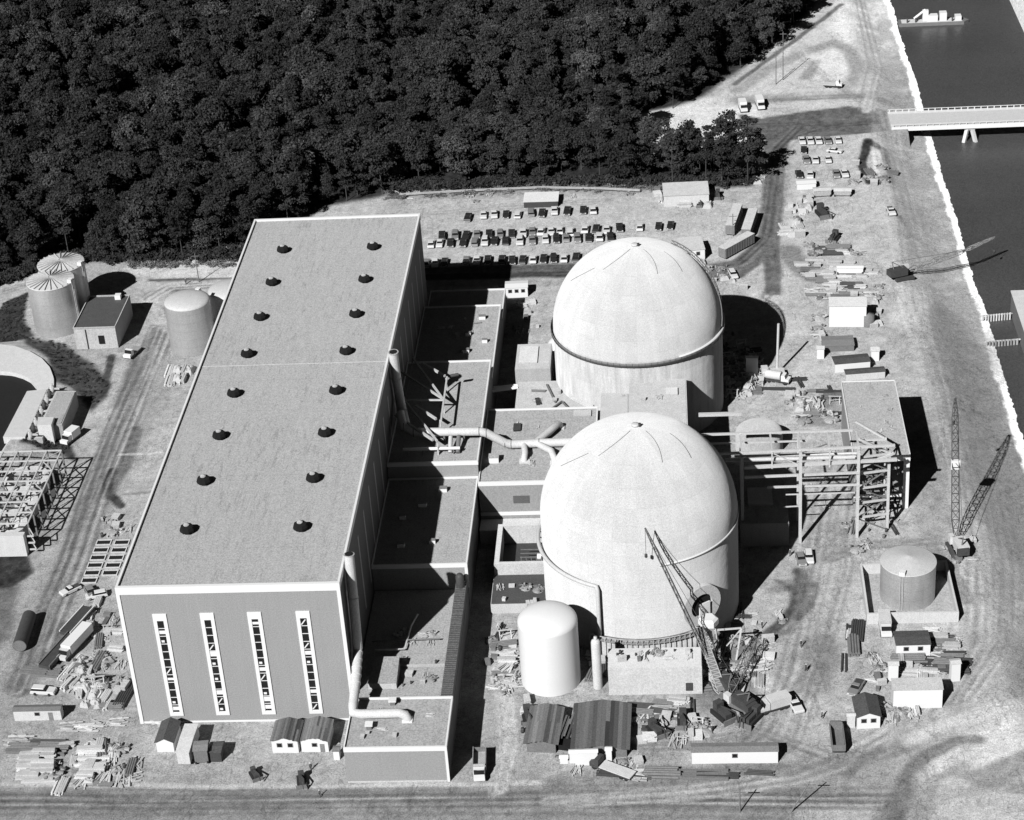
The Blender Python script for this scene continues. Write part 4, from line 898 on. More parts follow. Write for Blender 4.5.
def crane(label, base, rz, tip, jib=None, house='midsteel', bw=1.5, back=None, boommat='midsteel', crawler=True, foot=(0, 2.2, 2.2)):
    b = np.array(base, float); t_ = thing('lattice_crane', label, 'crane', base)
    ca, sa = math.cos(rz), math.sin(rz); w = lambda x, y, z: (b[0]+x*ca-y*sa, b[1]+x*sa+y*ca, b[2]+z)
    if crawler:
        for sx in (-1.7, 1.7):
            m = MB(); c_ = w(sx, 0, 0); prof = [(-2.9, .5), (-2.6, .1), (2.6, .1), (2.9, .5), (2.6, 1.0), (-2.6, 1.0)]
            vs = [w(sx+o, y, z) for o in (-.4, .4) for y, z in prof]; m.add(vs, [tuple(range(6))[::-1], tuple(range(6, 12))]+[(i, (i+1) % 6, 6+(i+1) % 6, 6+i) for i in range(6)]); m.build('crawler_track', 'darksteel', t_)
    else:
        MB().cbox(w(0, 0, 1.0), (2.7, 9, .7), rz).build('carrier', 'midsteel', t_)
        for y in (-3.6, -2.3, 2.4, 3.7):
            for sx in (-1.2, 1.2):
                c_ = np.array(w(sx, y, .55)); ax = np.array([ca, sa, 0])*.2; MB().tube([c_-ax, c_+ax], .55, 12).build('wheel', 'rubber', t_)
    MB().cbox(w(.2, -1.2, 2.3), (2.6, 4.4, 1.9), rz).build('machinery_house', house, t_)
    MB().cbox(w(-1.1, 1.6, 2.3), (1.1, 1.6, 1.9), rz).build('cab', 'offwhite', t_); MB().cbox(w(-1.1, 2.42, 2.6), (.9, .05, .9), rz).build('cab_window', 'glass', t_)
    MB().cbox(w(0, -3.7, 2.2), (2.6, .8, 1.6), rz).build('counterweight', 'darksteel', t_)
    f_ = w(*foot); L_ = np.linalg.norm(np.array(tip)-f_); lattice(MB(), f_, tip, bw, bw*.75, int(L_/1.8), .13).build('boom', boommat, t_)
    g_ = w(0, -3.2, 5.5); MB().beam(w(0, -2.5, 3), g_, .25).beam(g_, w(0, .5, 3), .2).build('gantry', 'midsteel', t_)
    MB().tube([g_, tip], .05, 5).build('pendant', 'darksteel', t_)
    if jib is not None: lattice(MB(), tip, jib, bw*.6, bw*.3, 8, .12).build('jib', boommat, t_)
    hk = np.array(jib if jib is not None else tip); ln = 4+3*rng.random()
    MB().tube([hk, hk-[0, 0, ln]], .05, 5).build('hoist_line', 'darksteel', t_); MB().lathe([(0, -.6), (.3, -.3), (.3, .3), (0, .6)], tuple(hk-[0, 0, ln]), 8).build('hook_block', 'darksteel', t_)
    return t_
b_ = G(958, 551); rc = crane('tall crawler crane with near-upright lattice boom on the open ground by the canal', b_, .15, (126.8, 75.3, 27), house='offwhite', bw=1.7, boommat='darksteel')
MB().cbox((126.3, 66.8, 15.2), (2.0, .8, 2.2)).build('boom_box', 'white', rc)
b_ = G(902, 278); crane('low-boomed crawler crane with dark house working on the canal bank', b_, -1.2, G(966, 250, 4), house='darksteel', bw=1.3, boommat='junk', foot=(0, 2, 2), jib=G(995, 237, 4.5))
b_ = G(738, 708); crane('mobile crane with dark deck reaching toward the dome hatch', (b_[0], b_[1], 0), .75, (80.5, 19, 4.5), house='darksteel', bw=1.8, boommat='midsteel', crawler=False)
b_ = G(722, 688); crane('crane with long boom slanting up across the face of the near dome', (b_[0], b_[1], 0), .6, OnX(645, 528, 17.0, 1), house='darksteel', bw=.6, boommat='midsteel')
b_ = G(777, 374); cr = thing('pole_crane', 'hydraulic crane with one bare upright pole behind the far rubble', 'crane', b_)
MB().tube([(b_[0], b_[1], 1.5), (91.6, 137.6, 14)], .32, 8).build('mast', 'steel', cr); MB().cbox((b_[0]-1, b_[1]-1.5, 1.2), (5.5, 2.3, 1.4), .1).build('carrier', 'offwhite', cr)
MB().cbox((b_[0]-3.2, b_[1]-1.4, 2.2), (1.6, 2.0, 1.4), .1).build('cab', 'offwhite', cr)
for k in range(4): c_ = (b_[0]-3+k*1.5, b_[1]-2.7, .5); MB().tube([c_, (c_[0], c_[1]+.4, .5)], .5, 10).build('wheel', 'rubber', cr)
# conveyor chute and hopper by the hatch
hp = thing('concrete_hopper', 'faceted white hopper on a stand just below the dome hatch', 'hopper', G(710, 650))
x, y, _ = G(712, 655)
MB().lathe([(.6, 6.0), (2.1, 8.0), (2.1, 9.2), (1.5, 9.6), (0, 9.6)], (x-.6, y, 0), 6, smooth=False).build('bowl', 'white', hp)
MB().tube([(x-.6, y, 6), (x-.2, y-.5, 3), (x+.2, y-1.5, .2)], .7, 10).build('chute', 'steel', hp)
for sx, sy in ((-2, -2), (2, -2), (2, 2), (-2, 2)): MB().beam((x-.6+sx, y+sy, 0), (x-.6+sx*.7, y+sy*.7, 7.6), .22).build('leg', 'steel', hp)
MB().beam((x+.5, y-1, 7), (x+6, y-1, 7.4), .3).beam((x+6, y-1, 7.4), (x+4.8, y-2.2, 0), .35).beam((x+3, y-1, 3), (x+6, y-1, 7.2), .2).build('side_frame', 'steel', hp)
cv = thing('conveyor', 'inclined conveyor strip leading from the yard up past the hatch', 'conveyor', G(716, 690))
a_, b2 = G(722, 697), (69.0, 15.5, 9); lattice(MB(), (a_[0], a_[1], .5), b2, 1.8, 1.5, 16, .16).build('truss', 'conc2', cv); MB().beam((a_[0], a_[1], 1.5), (b2[0], b2[1], b2[2]+.9), 1.5, .15).build('belt', 'midsteel', cv)

# ------------------------------------------------------------------ sheds, trailers, containers: fitted from their front base line
def boxfit(bl, br_, yt, yb, x_at=None):
    a = np.array(G(*bl)); b = np.array(G(*br_)); w = np.linalg.norm(b-a); rz = math.atan2(b[1]-a[1], b[0]-a[0]); h = hfit((a[0], a[1], 0), yt)
    m_ = (a+b)/2; n_ = np.array([-math.sin(rz), math.cos(rz), 0]); lo, hi = 0, 60
    for _ in range(40):
        d = (lo+hi)/2
        if proj(m_+n_*d+[0, 0, h])[1] > yb: lo = d
        else: hi = d
    return m_, rz, w, max(d, 1.0), h
def shed(name, label, cat, bl, br_, yt, yb, wall='white', roof='tar', gable=None, wins=0, door=False, wheels=False, group=None, ov=.15):
    m_, rz, w, d, h = boxfit(bl, br_, yt, yb); t_ = thing(name, label, cat, tuple(m_), rz, group); z0 = .5 if wheels else 0
    B = lambda *a: MB().box(*a)
    if gable is None:
        B(-w/2, w/2, 0, d, z0, h-.1).build('wall', wall, t_, local=True)
        MB().add([(-w/2-ov,-ov,h-.1),(w/2+ov,-ov,h-.1),(w/2+ov,d+ov,h-.1),(-w/2-ov,d+ov,h-.1),(-w/2-ov,-ov,h),(w/2+ov,-ov,h),(w/2+ov,d+ov,h),(-w/2-ov,d+ov,h),(-w/2-ov,d/2,h+.25),(w/2+ov,d/2,h+.25),(-w/2-ov,d/2,h-.1),(w/2+ov,d/2,h-.1)],
                 [(0,1,11,10),(10,11,2,3),(4,8,9,5),(8,7,6,9),(0,4,5,1),(2,6,7,3),(1,5,9,11),(11,9,6,2),(0,10,8,4),(10,3,7,8)]).build('roof', roof, t_, local=True)
    else:
        r = gable
        MB().add([(-w/2,0,z0),(w/2,0,z0),(w/2,d,z0),(-w/2,d,z0),(-w/2,0,h),(w/2,0,h),(w/2,d,h),(-w/2,d,h),(0,0,h+r),(0,d,h+r)],
                 [(0,3,2,1),(0,1,5,8,4),(2,3,7,9,6),(1,2,6,5),(3,0,4,7),(4,8,9,7),(8,5,6,9)]).build('wall', wall, t_, local=True)
        k = r/(w/2); e = ov; o = .04
        if roof in ('tin', 'tinlight'):
            rm = MB(); ns = 7
            for s in (-1, 1):
                for q_ in range(ns):
                    for u_ in range(1 if rng.random() < .6 else 2):
                        xa, xb = s*(w/2+e)*q_/ns, s*(w/2+e)*(q_+1)/ns+s*.04; ya, yb = (-e, d*.55 if rng.random() < 0 else d+e) if u_ == 0 else (d*.551, d+e); lf = rng.uniform(0, .06)
                        za, zb = h+r-k*abs(xa)+o+lf, h+r-k*abs(xb)+o+lf; ya += rng.uniform(-.15, .15)
                        rm.add([(xa,ya,za),(xb,ya,zb),(xb,yb,zb),(xa,yb,za)], [(0,1,2,3) if s > 0 else (3,2,1,0)])
            rm.build('roof', roof, t_, local=True)
        for s in (-1, 1):
            if roof in ('tin', 'tinlight'): break
            MB().add([(s*(w/2+e),-e,h-k*e+o),(0,-e,h+r+o),(0,d+e,h+r+o),(s*(w/2+e),d+e,h-k*e+o),(s*(w/2+e),-e,h-k*e+o+.12),(0,-e,h+r+o+.12),(0,d+e,h+r+o+.12),(s*(w/2+e),d+e,h-k*e+o+.12)],
                     [(0,1,2,3),(7,6,5,4),(0,4,5,1),(3,2,6,7),(0,3,7,4)]).build('roof', roof, t_, local=True)
    for i in range(wins):
        x = -w/2+w*(i+.7)/(wins+.4); f = B(x-.55, x+.55, -.06, -.004, h*.48, h*.82).build('window', 'midsteel', t_, local=True); B(x-.42, x+.42, -.085, -.062, h*.52, h*.78).build('pane', 'glass', f, local=True)
    if door: B(w*.28-.45, w*.28+.45, -.06, -.004, z0, z0+2.0).build('door', 'greyroof', t_, local=True)
    if wheels:
        for s in (-1, 1):
            for y in (d*.12, d*.85, d*.93): MB().tube([(s*(w/2-.35), y, .48), (s*(w/2-.02), y, .48)], .48, 12).build('wheel', 'rubber', t_, local=True)
    return t_
shed('site_trailer', 'long white trailer office with one window at the lower left', 'trailer', (15, 721), (62, 720), 711, 705, 'offwhite', 'midsteel', wins=1, door=True)
shed('site_hut', 'white-fronted hut with dark pitched roof at the hall foot, left of the long van', 'hut', (157.5, 752), (174.5, 752), 742, 722, 'white', 'tar', gable=.9, ov=.3)
shed('box_trailer', 'long pale box trailer parked end-on between hut and dark wagon', 'trailer', (178.5, 766), (191, 766), 752, 724, 'offwhite', 'offwhite', wheels=True)
shed('box_trailer', 'short dark-topped wagon beside the long pale trailer', 'trailer', (195.5, 765), (209, 764), 751, 741, 'midsteel', 'greyroof', wheels=True)
shed('crate_box', 'squat black cargo box at the right of the wagon group', 'box', (211, 762), (222, 762), 752, 742, 'darksteel', 'tar')
shed('site_hut', 'left of the two joined gabled huts beside the annex', 'hut', (273, 753), (299, 753), 741, 721, 'white', 'tin', gable=.8, wins=2, ov=.25)
shed('site_hut', 'right of the two joined gabled huts beside the annex, door open', 'hut', (302, 752), (329, 752), 741, 720, 'white', 'tinlight', gable=.8, wins=1, door=True, ov=.25)
shed('meter_box', 'small white box against the annex corner', 'box', (334, 760), (340, 760), 751, 746, 'white', 'midsteel')
w1 = shed('timber_shed', 'large open-fronted shed with patched rusty tin roof, right of the wooden pair', 'shed', (574, 757), (627, 757), 748, 705, 'midsteel', 'tin', gable=.9, ov=.6)
w2 = shed('timber_shed', 'smaller rusty tin shed with sagging front, left of the wooden pair', 'shed', (527, 752), (556, 753), 742, 708, 'midsteel', 'tinlight', gable=.7, ov=.6)
m_, rz, w_, d_, h_ = boxfit((556, 753), (574, 755), 744, 712); t_ = thing('lean_to', 'collapsed lean-to roof with black holes joining the two tin sheds', 'shed', tuple(m_), rz)
m = MB()
for k in range(9):
    if k in (3, 5): m.cbox((-w_/2+w_*(k+.5)/9, d_*.8, h_), (w_/9*.9, d_*.35, .06))
    else: m.cbox((-w_/2+w_*(k+.5)/9, d_*.55, h_+rng.uniform(-.3, .3)), (w_/9*.95, d_*rng.uniform(.5, .85), .06), rng.uniform(-.04, .04))
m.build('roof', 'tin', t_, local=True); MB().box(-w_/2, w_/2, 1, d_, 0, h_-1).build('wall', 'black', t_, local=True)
shed('timber_hoarding', 'pair of bright white panels under the eaves of the tin shed', 'panel', (570, 766), (598, 765), 753, 752, 'white', 'white')
shed('crate_box', 'small white box on the ground left of the bright panels', 'box', (560, 764), (568, 764), 758, 755, 'white', 'white')
shed('crate_box', 'small upright white cabinet right of the bright panels', 'box', (606, 762), (612, 762), 750, 748, 'white', 'white')
shed('site_trailer', 'very long white trailer with grey roof by the front road', 'trailer', (692, 764), (778, 763), 752, 743, 'white', 'greyroof', wins=1)
shed('site_house', 'white house with dark roof just in front of the square bund', 'hut', (896, 657), (930, 656), 645, 631, 'white', 'tar', wins=2)
shed('site_house', 'broad white house with grey roof at the right of the yard', 'hut', (893, 709), (942, 708), 690, 678, 'white', 'conc2')
shed('site_hut', 'small white gabled hut with dark roof next to the dump truck', 'hut', (857, 729), (880, 728), 717, 697, 'white', 'tar', gable=.9, wins=2, ov=.3)
shed('crate_box', 'white kiosk between the two white houses', 'box', (888, 681), (898, 681), 665, 660, 'white', 'offwhite')
shed('crate_box', 'white kiosk at the right end of the stacked frames', 'box', (951, 682), (960, 681), 664, 659, 'white', 'offwhite')
shed('crate_box', 'tiny white hut touching the left wall of the gabled hut', 'box', (847, 728), (855, 728), 716, 713, 'offwhite', 'offwhite')
shed('tool_house', 'big plain white shed in the middle of the east yard', 'shed', (829, 327), (866, 327), 306, 297, 'white', 'conc')
shed('box_trailer', 'bright white box trailer above the plain white shed', 'trailer', (837, 275), (863, 275), 268, 265, 'white', 'white', wheels=True)
shed('site_hut', 'dark roofed hut nearest the plain white shed', 'hut', (823, 352), (854, 351), 346, 336, 'midsteel', 'greyroof')
shed('site_hut', 'white-walled dark roofed hut in the middle of the three', 'hut', (835, 373), (870, 370), 364, 355, 'white', 'tar')
shed('site_hut', 'low dark roofed hut tucked behind the open-fronted building', 'hut', (846, 381), (885, 378), 374, 368, 'offwhite', 'tar')
shed('crate_box', 'small white kiosk right of the three dark roofed huts', 'box', (871, 361), (879, 361), 351, 347, 'white', 'conc')
shed('crate_box', 'white cabinet left of the three dark roofed huts', 'box', (817, 359), (824, 359), 349, 346, 'white', 'conc')
tt = thing('water_butt', 'dark upright drum at the right wall of the plain white shed', 'tank', G(868, 325))
x, y, _ = G(868, 325); MB().lathe([(1.6, 0), (1.6, 3.2), (0, 3.5)], (x, y, 0), 24).build('shell', 'midsteel', tt)
shed('store_shed', 'flat roofed shed with pale litter at the wood edge beyond the lot', 'shed', (664, 207), (709, 205), 196, 182, 'offwhite', 'conc2')
shed('site_trailer', 'white trailer half hidden by the crown of the far dome', 'trailer', (682, 262), (705, 260), 251, 237, 'white', 'conc2', wins=2)
shed('parking_shelter', 'flat shelter roof standing over cars at the back of the lot', 'shelter', (524, 208), (558, 207), 202, 192, 'darksteel', 'conc')
shed('site_trailer', 'white office trailer with small windows at the shadow edge behind the side blocks', 'trailer', (506, 298), (528, 297), 288, 281, 'white', 'white', wins=3)
shed('site_trailer', 'white box trailer right of the main road, beside the small car group', 'trailer', (797, 190), (816, 189), 184, 179, 'white', 'white')
shed('box_trailer', 'left of two grey open trailers by the small car group', 'trailer', (814, 198), (831, 197), 191, 187, 'conc2', 'lumber', wheels=True)
shed('box_trailer', 'right of two grey open trailers by the small car group', 'trailer', (834, 197), (851, 197), 191, 187, 'conc2', 'lumber', wheels=True)
shed('scaffold_box', 'bright square cabin raised over the rubble beside the far dome shadow', 'cabin', (746, 376), (758, 376), 358, 356, 'white', 'white')
for p1, p2, lab in [((722, 259), (751, 243), 'long grey container lying slantwise along the road bend'), ((746, 240), (753, 219), 'grey container parked end-on touching the slanted one'), ((730, 236), (738, 214), 'grey container parked end-on, left of its twin')]:
    a_, b_ = np.array(G(*p1)), np.array(G(*p2)); L_ = float(np.linalg.norm(b_-a_)); m_ = (a_+b_)/2; rz = math.atan2(b_[1]-a_[1], b_[0]-a_[0])
    t_ = thing('cargo_container', lab, 'container', tuple(m_), rz)
    MB().box(-L_/2, L_/2, -1.3, 1.3, .5, 3.3).build('box', 'greyroof', t_, local=True); MB().box(-L_/2-.04, L_/2+.04, -1.34, 1.34, 3.302, 3.42).build('roof', 'conc2', t_, local=True)
    m = MB()
    for k in range(int(L_/1.1)): x = -L_/2+.5+k*1.1; m.box(x, x+.12, -1.36, -1.302, .5, 3.28)
    m.build('rib', 'midsteel', t_, local=True)
    for x in (-L_/2+1.2, -L_/2+2.3, L_/2-2.3, L_/2-1.2):
        for y in (-1, 1): MB().tube([(x, y*.95, .48), (x, y*1.2, .48)], .48, 10).build('wheel', 'rubber', t_, local=True)
for k, (x, y, hh, lab) in enumerate([(740, 812, 5.5, 'thin wooden utility pole by the front road at the bottom'), (791, 812, 6, 'leaning wooden utility pole with cross arm at the bottom right'),
        (783, 80, 17, 'taller of two utility poles on the far cut'), (776, 84, 12, 'shorter of two utility poles on the far cut'), (733, 236, 7, 'thin pole standing by the grey containers'), (199, 282, 9, 'lone utility pole on the pale bank behind the tanks')]):
    g_ = G(x, y); t_ = thing('utility_pole', lab, 'pole', g_); le = 3.5 if k == 1 else 0
    MB().tube([g_, (g_[0]+le, g_[1]+le*.4, hh)], .16, 8, .11).build('pole', 'midsteel', t_)
    MB().beam((g_[0]+le-1.1, g_[1]+le*.4, hh-.8), (g_[0]+le+1.1, g_[1]+le*.4, hh-.8), .14).build('cross_arm', 'midsteel', t_)

# ------------------------------------------------------------------ vehicles
def car_parts(paint, style):
    """a 1960s sedan (style 0), station wagon (1) or pickup (2), nose toward -y, 4.9 m long"""
    t_ = thing('parked_car', 'car', 'car', (0, 0, 0))
    b = MB(); w = .92
    # hull: side profile swept across the width, with rounded shoulders
    prof = [(-2.45, .35), (-2.5, .62), (-2.4, .86), (-.95, .95), (2.3, .92), (2.45, .70), (2.42, .36)]
    n = len(prof); vs = []
    for x, k in ((-w+.0, .0), (-w, .0), (-w+.08, .05), (w-.08, .05), (w, .0), (w, .0)):
        vs += [(x, y, z+(k if z > .8 else 0)) for y, z in prof]
    fs = [(i*n+j, i*n+j+1, (i+1)*n+j+1, (i+1)*n+j) for i in range(5) for j in range(n-1)]+[tuple(range(n))[::-1], tuple(range(5*n, 6*n))]
    b.add(vs, fs); b.build('body', paint, t_)
    y0, y1, y2, y3 = {0: (-1.0, -.35, 1.05, 1.7), 1: (-1.0, -.35, 2.1, 2.35), 2: (-1.0, -.5, .35, .5)}[style]
    MB().add([(-.8,y0,.96),(.8,y0,.96),(.8,y3,.96),(-.8,y3,.96),(-.66,y1,1.40),(.66,y1,1.40),(.66,y2,1.40),(-.66,y2,1.40)],
             [(0,1,5,4),(1,2,6,5),(2,3,7,6),(3,0,4,7)]).build('window', 'glass', t_)
    MB().add([(-.70,y1-.05,1.40),(.70,y1-.05,1.40),(.70,y2+.05,1.40),(-.70,y2+.05,1.40),(-.62,y1+.05,1.48),(.62,y1+.05,1.48),(.62,y2-.05,1.48),(-.62,y2-.05,1.48)],
             [(3,2,1,0),(4,5,6,7),(0,1,5,4),(1,2,6,5),(2,3,7,6),(3,0,4,7)]).build('roof', paint, t_)
    if style == 2: MB().box(-.72, .72, .7, 2.25, .90, 1.02).build('cargo_bed', 'darksteel', t_)
    for x in (-1, 1):
        for y in (-1.5, 1.45):
            MB().tube([(x*.72, y, .34), (x*.95, y, .34)], .34, 10).build('wheel', 'rubber', t_)
    for y, o in ((-2.5, -.08), (2.45, .08)): MB().box(-.9, .9, min(y, y+o), max(y, y+o), .38, .52).build('bumper', 'steel', t_)
    for x in (-.65, .65): MB().box(x-.17, x+.17, -2.53, -2.47, .60, .76).build('headlight', 'white', t_)
    return remember(t_)
PROTO = {}
TW = {'L': 'light', 'M': 'grey', 'D': 'dark'}; SW = {0: 'sedan', 1: 'estate car', 2: 'pickup'}
def car(px, py, tone, label, group, rz=0, style=0, z=None):
    g_ = G(px, py); key = (tone, style); sc = rng.uniform(.95, 1.06)
    if key not in PROTO:
        PROTO[key] = car_parts('car'+tone, style); o = PROTO[key]; o.location = g_; o.rotation_euler = (0, 0, rz); o['label'] = label
    else: o = dup(PROTO[key], g_, rz, label)
    o.scale = (sc*1.06, sc, sc*1.05); o['group'] = group; o['category'] = 'pickup' if style == 2 else 'car'; return o
NTH = ['first', 'second', 'third', 'fourth', 'fifth', 'sixth', 'seventh', 'eighth', 'ninth', 'tenth', 'eleventh', 'twelfth', 'thirteenth', 'fourteenth', 'fifteenth', 'sixteenth', 'seventeenth', 'eighteenth', 'nineteenth', 'twentieth', 'twenty-first']
def zz_(l, s, ox, oy): return [(ox+x/s, oy+y/s, t) for x, y, t in l]
rowsP = {
 'back row by the scrub bank': zz_([(218,186,'D'),(268,178,'L'),(302,176,'L'),(340,177,'D'),(378,177,'L'),(420,170,'M'),(455,172,'D'),(495,165,'L'),(536,166,'D'),(587,163,'D'),(618,163,'L')], 3.2, 400, 160),
 'upper line of the double row': zz_([(135,244,'D'),(177,244,'M'),(212,244,'D'),(247,241,'M'),(286,239,'D'),(321,240,'M'),(358,238,'D'),(395,236,'L'),(424,232,'M'),(452,231,'L'),(484,231,'L'),(512,228,'L'),(545,233,'L'),(593,224,'L'),(628,224,'D'),(662,226,'L'),(703,219,'D'),(768,217,'L'),(828,215,'D'),(866,212,'D')], 3.2, 400, 160),
 'lower line of the double row': zz_([(100,271,'L'),(128,269,'L'),(162,268,'D'),(203,267,'D'),(240,265,'M'),(272,263,'L'),(303,262,'D'),(338,262,'D'),(384,261,'L'),(424,259,'M'),(466,256,'L'),(501,255,'D'),(533,251,'M'),(568,253,'M'),(604,251,'D'),(639,249,'L'),(674,248,'D')], 3.2, 400, 160),
 'front row along the road': zz_([(85,334,'M'),(113,332,'L'),(143,330,'D'),(213,326,'M'),(247,324,'L'),(282,323,'D'),(327,323,'D'),(360,323,'D'),(393,322,'D'),(427,320,'L'),(460,319,'D'),(492,318,'D'),(526,317,'L'),(564,315,'D')], 3.2, 400, 160)}
for rn, lst in rowsP.items():
    for k, (x, y, tn) in enumerate(lst):
        st = 1 if rng.random() < .2 else 0
        car(x, y+1, tn, f'{TW[tn]} {SW[st]}, {NTH[k]} from the left in the {rn}', 'cars in the '+rn, rng.uniform(-.07, .07)+(math.pi if rng.random() < .4 else 0)-.12*(k > 17), st)
sm_ = zz_([(664,584,'L'),(698,584,'L'),(732,583,'L'),(770,583,'M'),(812,581,'L'),(672,622,'D'),(798,625,'L'),(682,662,'M'),(720,662,'L'),(770,660,'L'),(652,722,'D'),(698,725,'L'),(805,720,'M'),(838,718,'L')], 4.1, 640, 0)
smw = ['leftmost of the top five', 'second of the top five', 'middle one of the top five', 'fourth of the top five', 'rightmost of the top five', 'parked alone under the leftmost', 'slewed alone at the right of the middle', 'left of three below', 'middle of three below', 'right of three below', 'left of the pair by the trailers', 'right of the pair by the trailers', 'left of the last two at the trailer end', 'right of the last two at the trailer end']
for k, (x, y, tn) in enumerate(sm_):
    car(x, y, tn, f'{TW[tn]} car past the road, {smw[k]}', 'cars in the small group past the main road', rng.uniform(-.1, .1)+(1.2 if k == 6 else 0), 0)
for (x, y, tn, rz, st, lab) in [(91, 594, 'M', .5, 0, 'grey car leftmost of the three behind the lumber yard'), (97, 597, 'L', -1.25, 1, 'white estate car lying across the end of the long stack row'),
        (856, 690, 'M', -.45, 2, 'two-tone pickup standing alone in the open yard'), (795, 707, 'L', .3, 2, 'white pickup just right of the pale panel van'), (809, 559, 'L', 0, 1, 'white car alone below the pipe rack'),
        (801, 561, 'M', .1, 0, 'small grey car beside the lone white one below the pipe rack'), (71, 592, 'L', -.8, 2, 'white pickup at the head of the dark rail wagon'), (891, 213, 'L', .1, 2, 'lone pickup on the open ground near the canal'),
        (44, 693, 'L', 1.45, 1, 'white car parked above the lower left trailer'), (733, 276, 'L', .2, 1, 'white car by the road bend behind the far dome')]:
    car(x, y, tn, lab, None, rz, st)
    # group only for the rows
for o in COL.objects:
    if o.get('group') is None and 'group' in o: del o['group']
def truck(label, px, py, rz, box='offwhite', cab='white', L_=7, kind='van', cat='truck'):
    g_ = G(px, py); t_ = thing('parked_truck', label, cat, g_, rz)
    MB().box(-1.2, 1.2, -L_/2, L_/2, .6, .95).build('chassis', 'darksteel', t_, local=True)
    MB().add([(-1.1,-L_/2-.1,.7),(1.1,-L_/2-.1,.7),(1.1,-L_/2+1.9,.7),(-1.1,-L_/2+1.9,.7),(-1.1,-L_/2-.1,1.5),(1.1,-L_/2-.1,1.5),(1.1,-L_/2+1.9,2.5),(-1.1,-L_/2+1.9,2.5),(-1.0,-L_/2+.7,1.6),(1.0,-L_/2+.7,1.6),(1.0,-L_/2+1.0,2.5),(-1.0,-L_/2+1.0,2.5)],
             [(0,3,2,1),(0,1,5,4),(4,5,9,8),(10,6,7,11),(1,2,6,10,9,5),(3,0,4,8,11,7),(2,3,7,6)]).build('cab', cab, t_, local=True)
    MB().add([(-.95,-L_/2+.68,1.62),(.95,-L_/2+.68,1.62),(.95,-L_/2+.97,2.42),(-.95,-L_/2+.97,2.42)], [(0,1,2,3)]).build('windscreen', 'glass', t_, local=True)
    if kind == 'van': MB().box(-1.2, 1.2, -L_/2+2.1, L_/2, .96, 3.0).build('cargo_box', box, t_, local=True)
    elif kind == 'flat': MB().box(-1.25, 1.25, -L_/2+2.1, L_/2, .96, 1.15).build('flatbed', box, t_, local=True)
    elif kind == 'dump':
        m = MB(); m.box(-1.3, -1.15, -L_/2+2.1, L_/2, 1.0, 2.6); m.box(1.15, 1.3, -L_/2+2.1, L_/2, 1.0, 2.6); m.box(-1.149, 1.149, -L_/2+2.1, -L_/2+2.25, 1.0, 3.0); m.box(-1.149, 1.149, -L_/2+2.26, L_/2, 1.0, 1.3); m.box(-1.149, 1.149, L_/2-.12, L_/2, 1.31, 2.4)
        m.build('dump_body', box, t_, local=True)
    elif kind == 'tanker': MB().tube([(0, -L_/2+2.2, 1.9), (0, L_/2, 1.9)], 1.15, 18).build('tank', box, t_, local=True)
    for x in (-1, 1):
        for y in (-L_/2+.9, L_/2-1.0, L_/2-2.1): MB().tube([(x*.85, y, .5), (x*1.15, y, .5)], .5, 12).build('wheel', 'rubber', t_, local=True)
    return t_
truck('big dark dump truck facing the front road at the lower right', 837, 741, math.pi, 'midsteel', 'midsteel', 8.5, 'dump')
truck('pale panel van parked slantwise next to the white pickup', 774, 709, -1.15, 'offwhite', 'offwhite', 6.5, 'van', 'van')
truck('white truck standing end-on against the bund wall', 885, 630, 0, 'conc2', 'white', 6.5, 'van')
truck('white truck near the tree line fork, left of two', 743, 110, .1, 'white', 'white', 6, 'van')
truck('white truck near the tree line fork, right of two', 760, 107, .1, 'white', 'white', 7, 'van')
truck('flatbed truck with dark bed parked askew before the tin sheds', 613, 772, -2.1, 'lumber', 'darksteel', 9, 'flat')
truck('long pale semi truck parked end-on in the lumber yard', 76, 648, -.32, 'white', 'offwhite', 11, 'van')
truck('drilling truck with tilted boom on the far cut', 833, 87, 1.3, 'offwhite', 'white', 6, 'flat')
truck('truck with white tank standing among the back yard rubble', 778, 382, 1.2, 'offwhite', 'white', 6, 'tanker')
truck('white truck at the corner of the service shed by the tanks', 133, 355, -.3, 'junk', 'white', 6, 'flat')
truck('loaded truck standing in the alley end beside the annex', 480, 770, .05, 'junk', 'white', 8, 'dump')
truck('pale truck by the gable of the basin building', 71, 441, -.4, 'white', 'white', 5.5, 'van')
for (px, py, rz, L_, lab) in [(26, 637, .06, 11, 'dark upright-ended tank wagon on the left haul road'), (60, 655, -.3, 12, 'long black rail wagon lying beside the pale semi'), (78, 625, -.3, 10, 'white-edged dark flat wagon behind the pale semi')]:
    g_ = G(px, py); t_ = thing('tank_wagon' if 'tank' in lab else 'flat_wagon', lab, 'wagon', g_, rz)
    if 'tank' in lab:
        MB().tube([(0, -L_/2, 1.7), (0, L_/2, 1.7)], 1.5, 20).build('barrel', 'darksteel', t_, local=True); MB().tube([(0, -L_/2-.03, 1.7), (0, -L_/2-.02, 1.7)], 1.4, 20).build('end_plate', 'midsteel', t_, local=True)
    else:
        MB().box(-1.4, 1.4, -L_/2, L_/2, .8, 1.5).build('bed', 'darksteel', t_, local=True)
        m = MB(); m.box(-1.4, -1.2, -L_/2, L_/2, 1.51, 1.8); m.box(1.2, 1.4, -L_/2, L_/2, 1.51, 1.8); m.build('side_rail', 'white' if 'white' in lab else 'midsteel', t_, local=True)
    for x in (-1, 1):
        for y in (-L_/2+1, L_/2-1): MB().tube([(x*.9, y, .45), (x*1.15, y, .45)], .45, 10).build('wheel', 'rubber', t_, local=True)
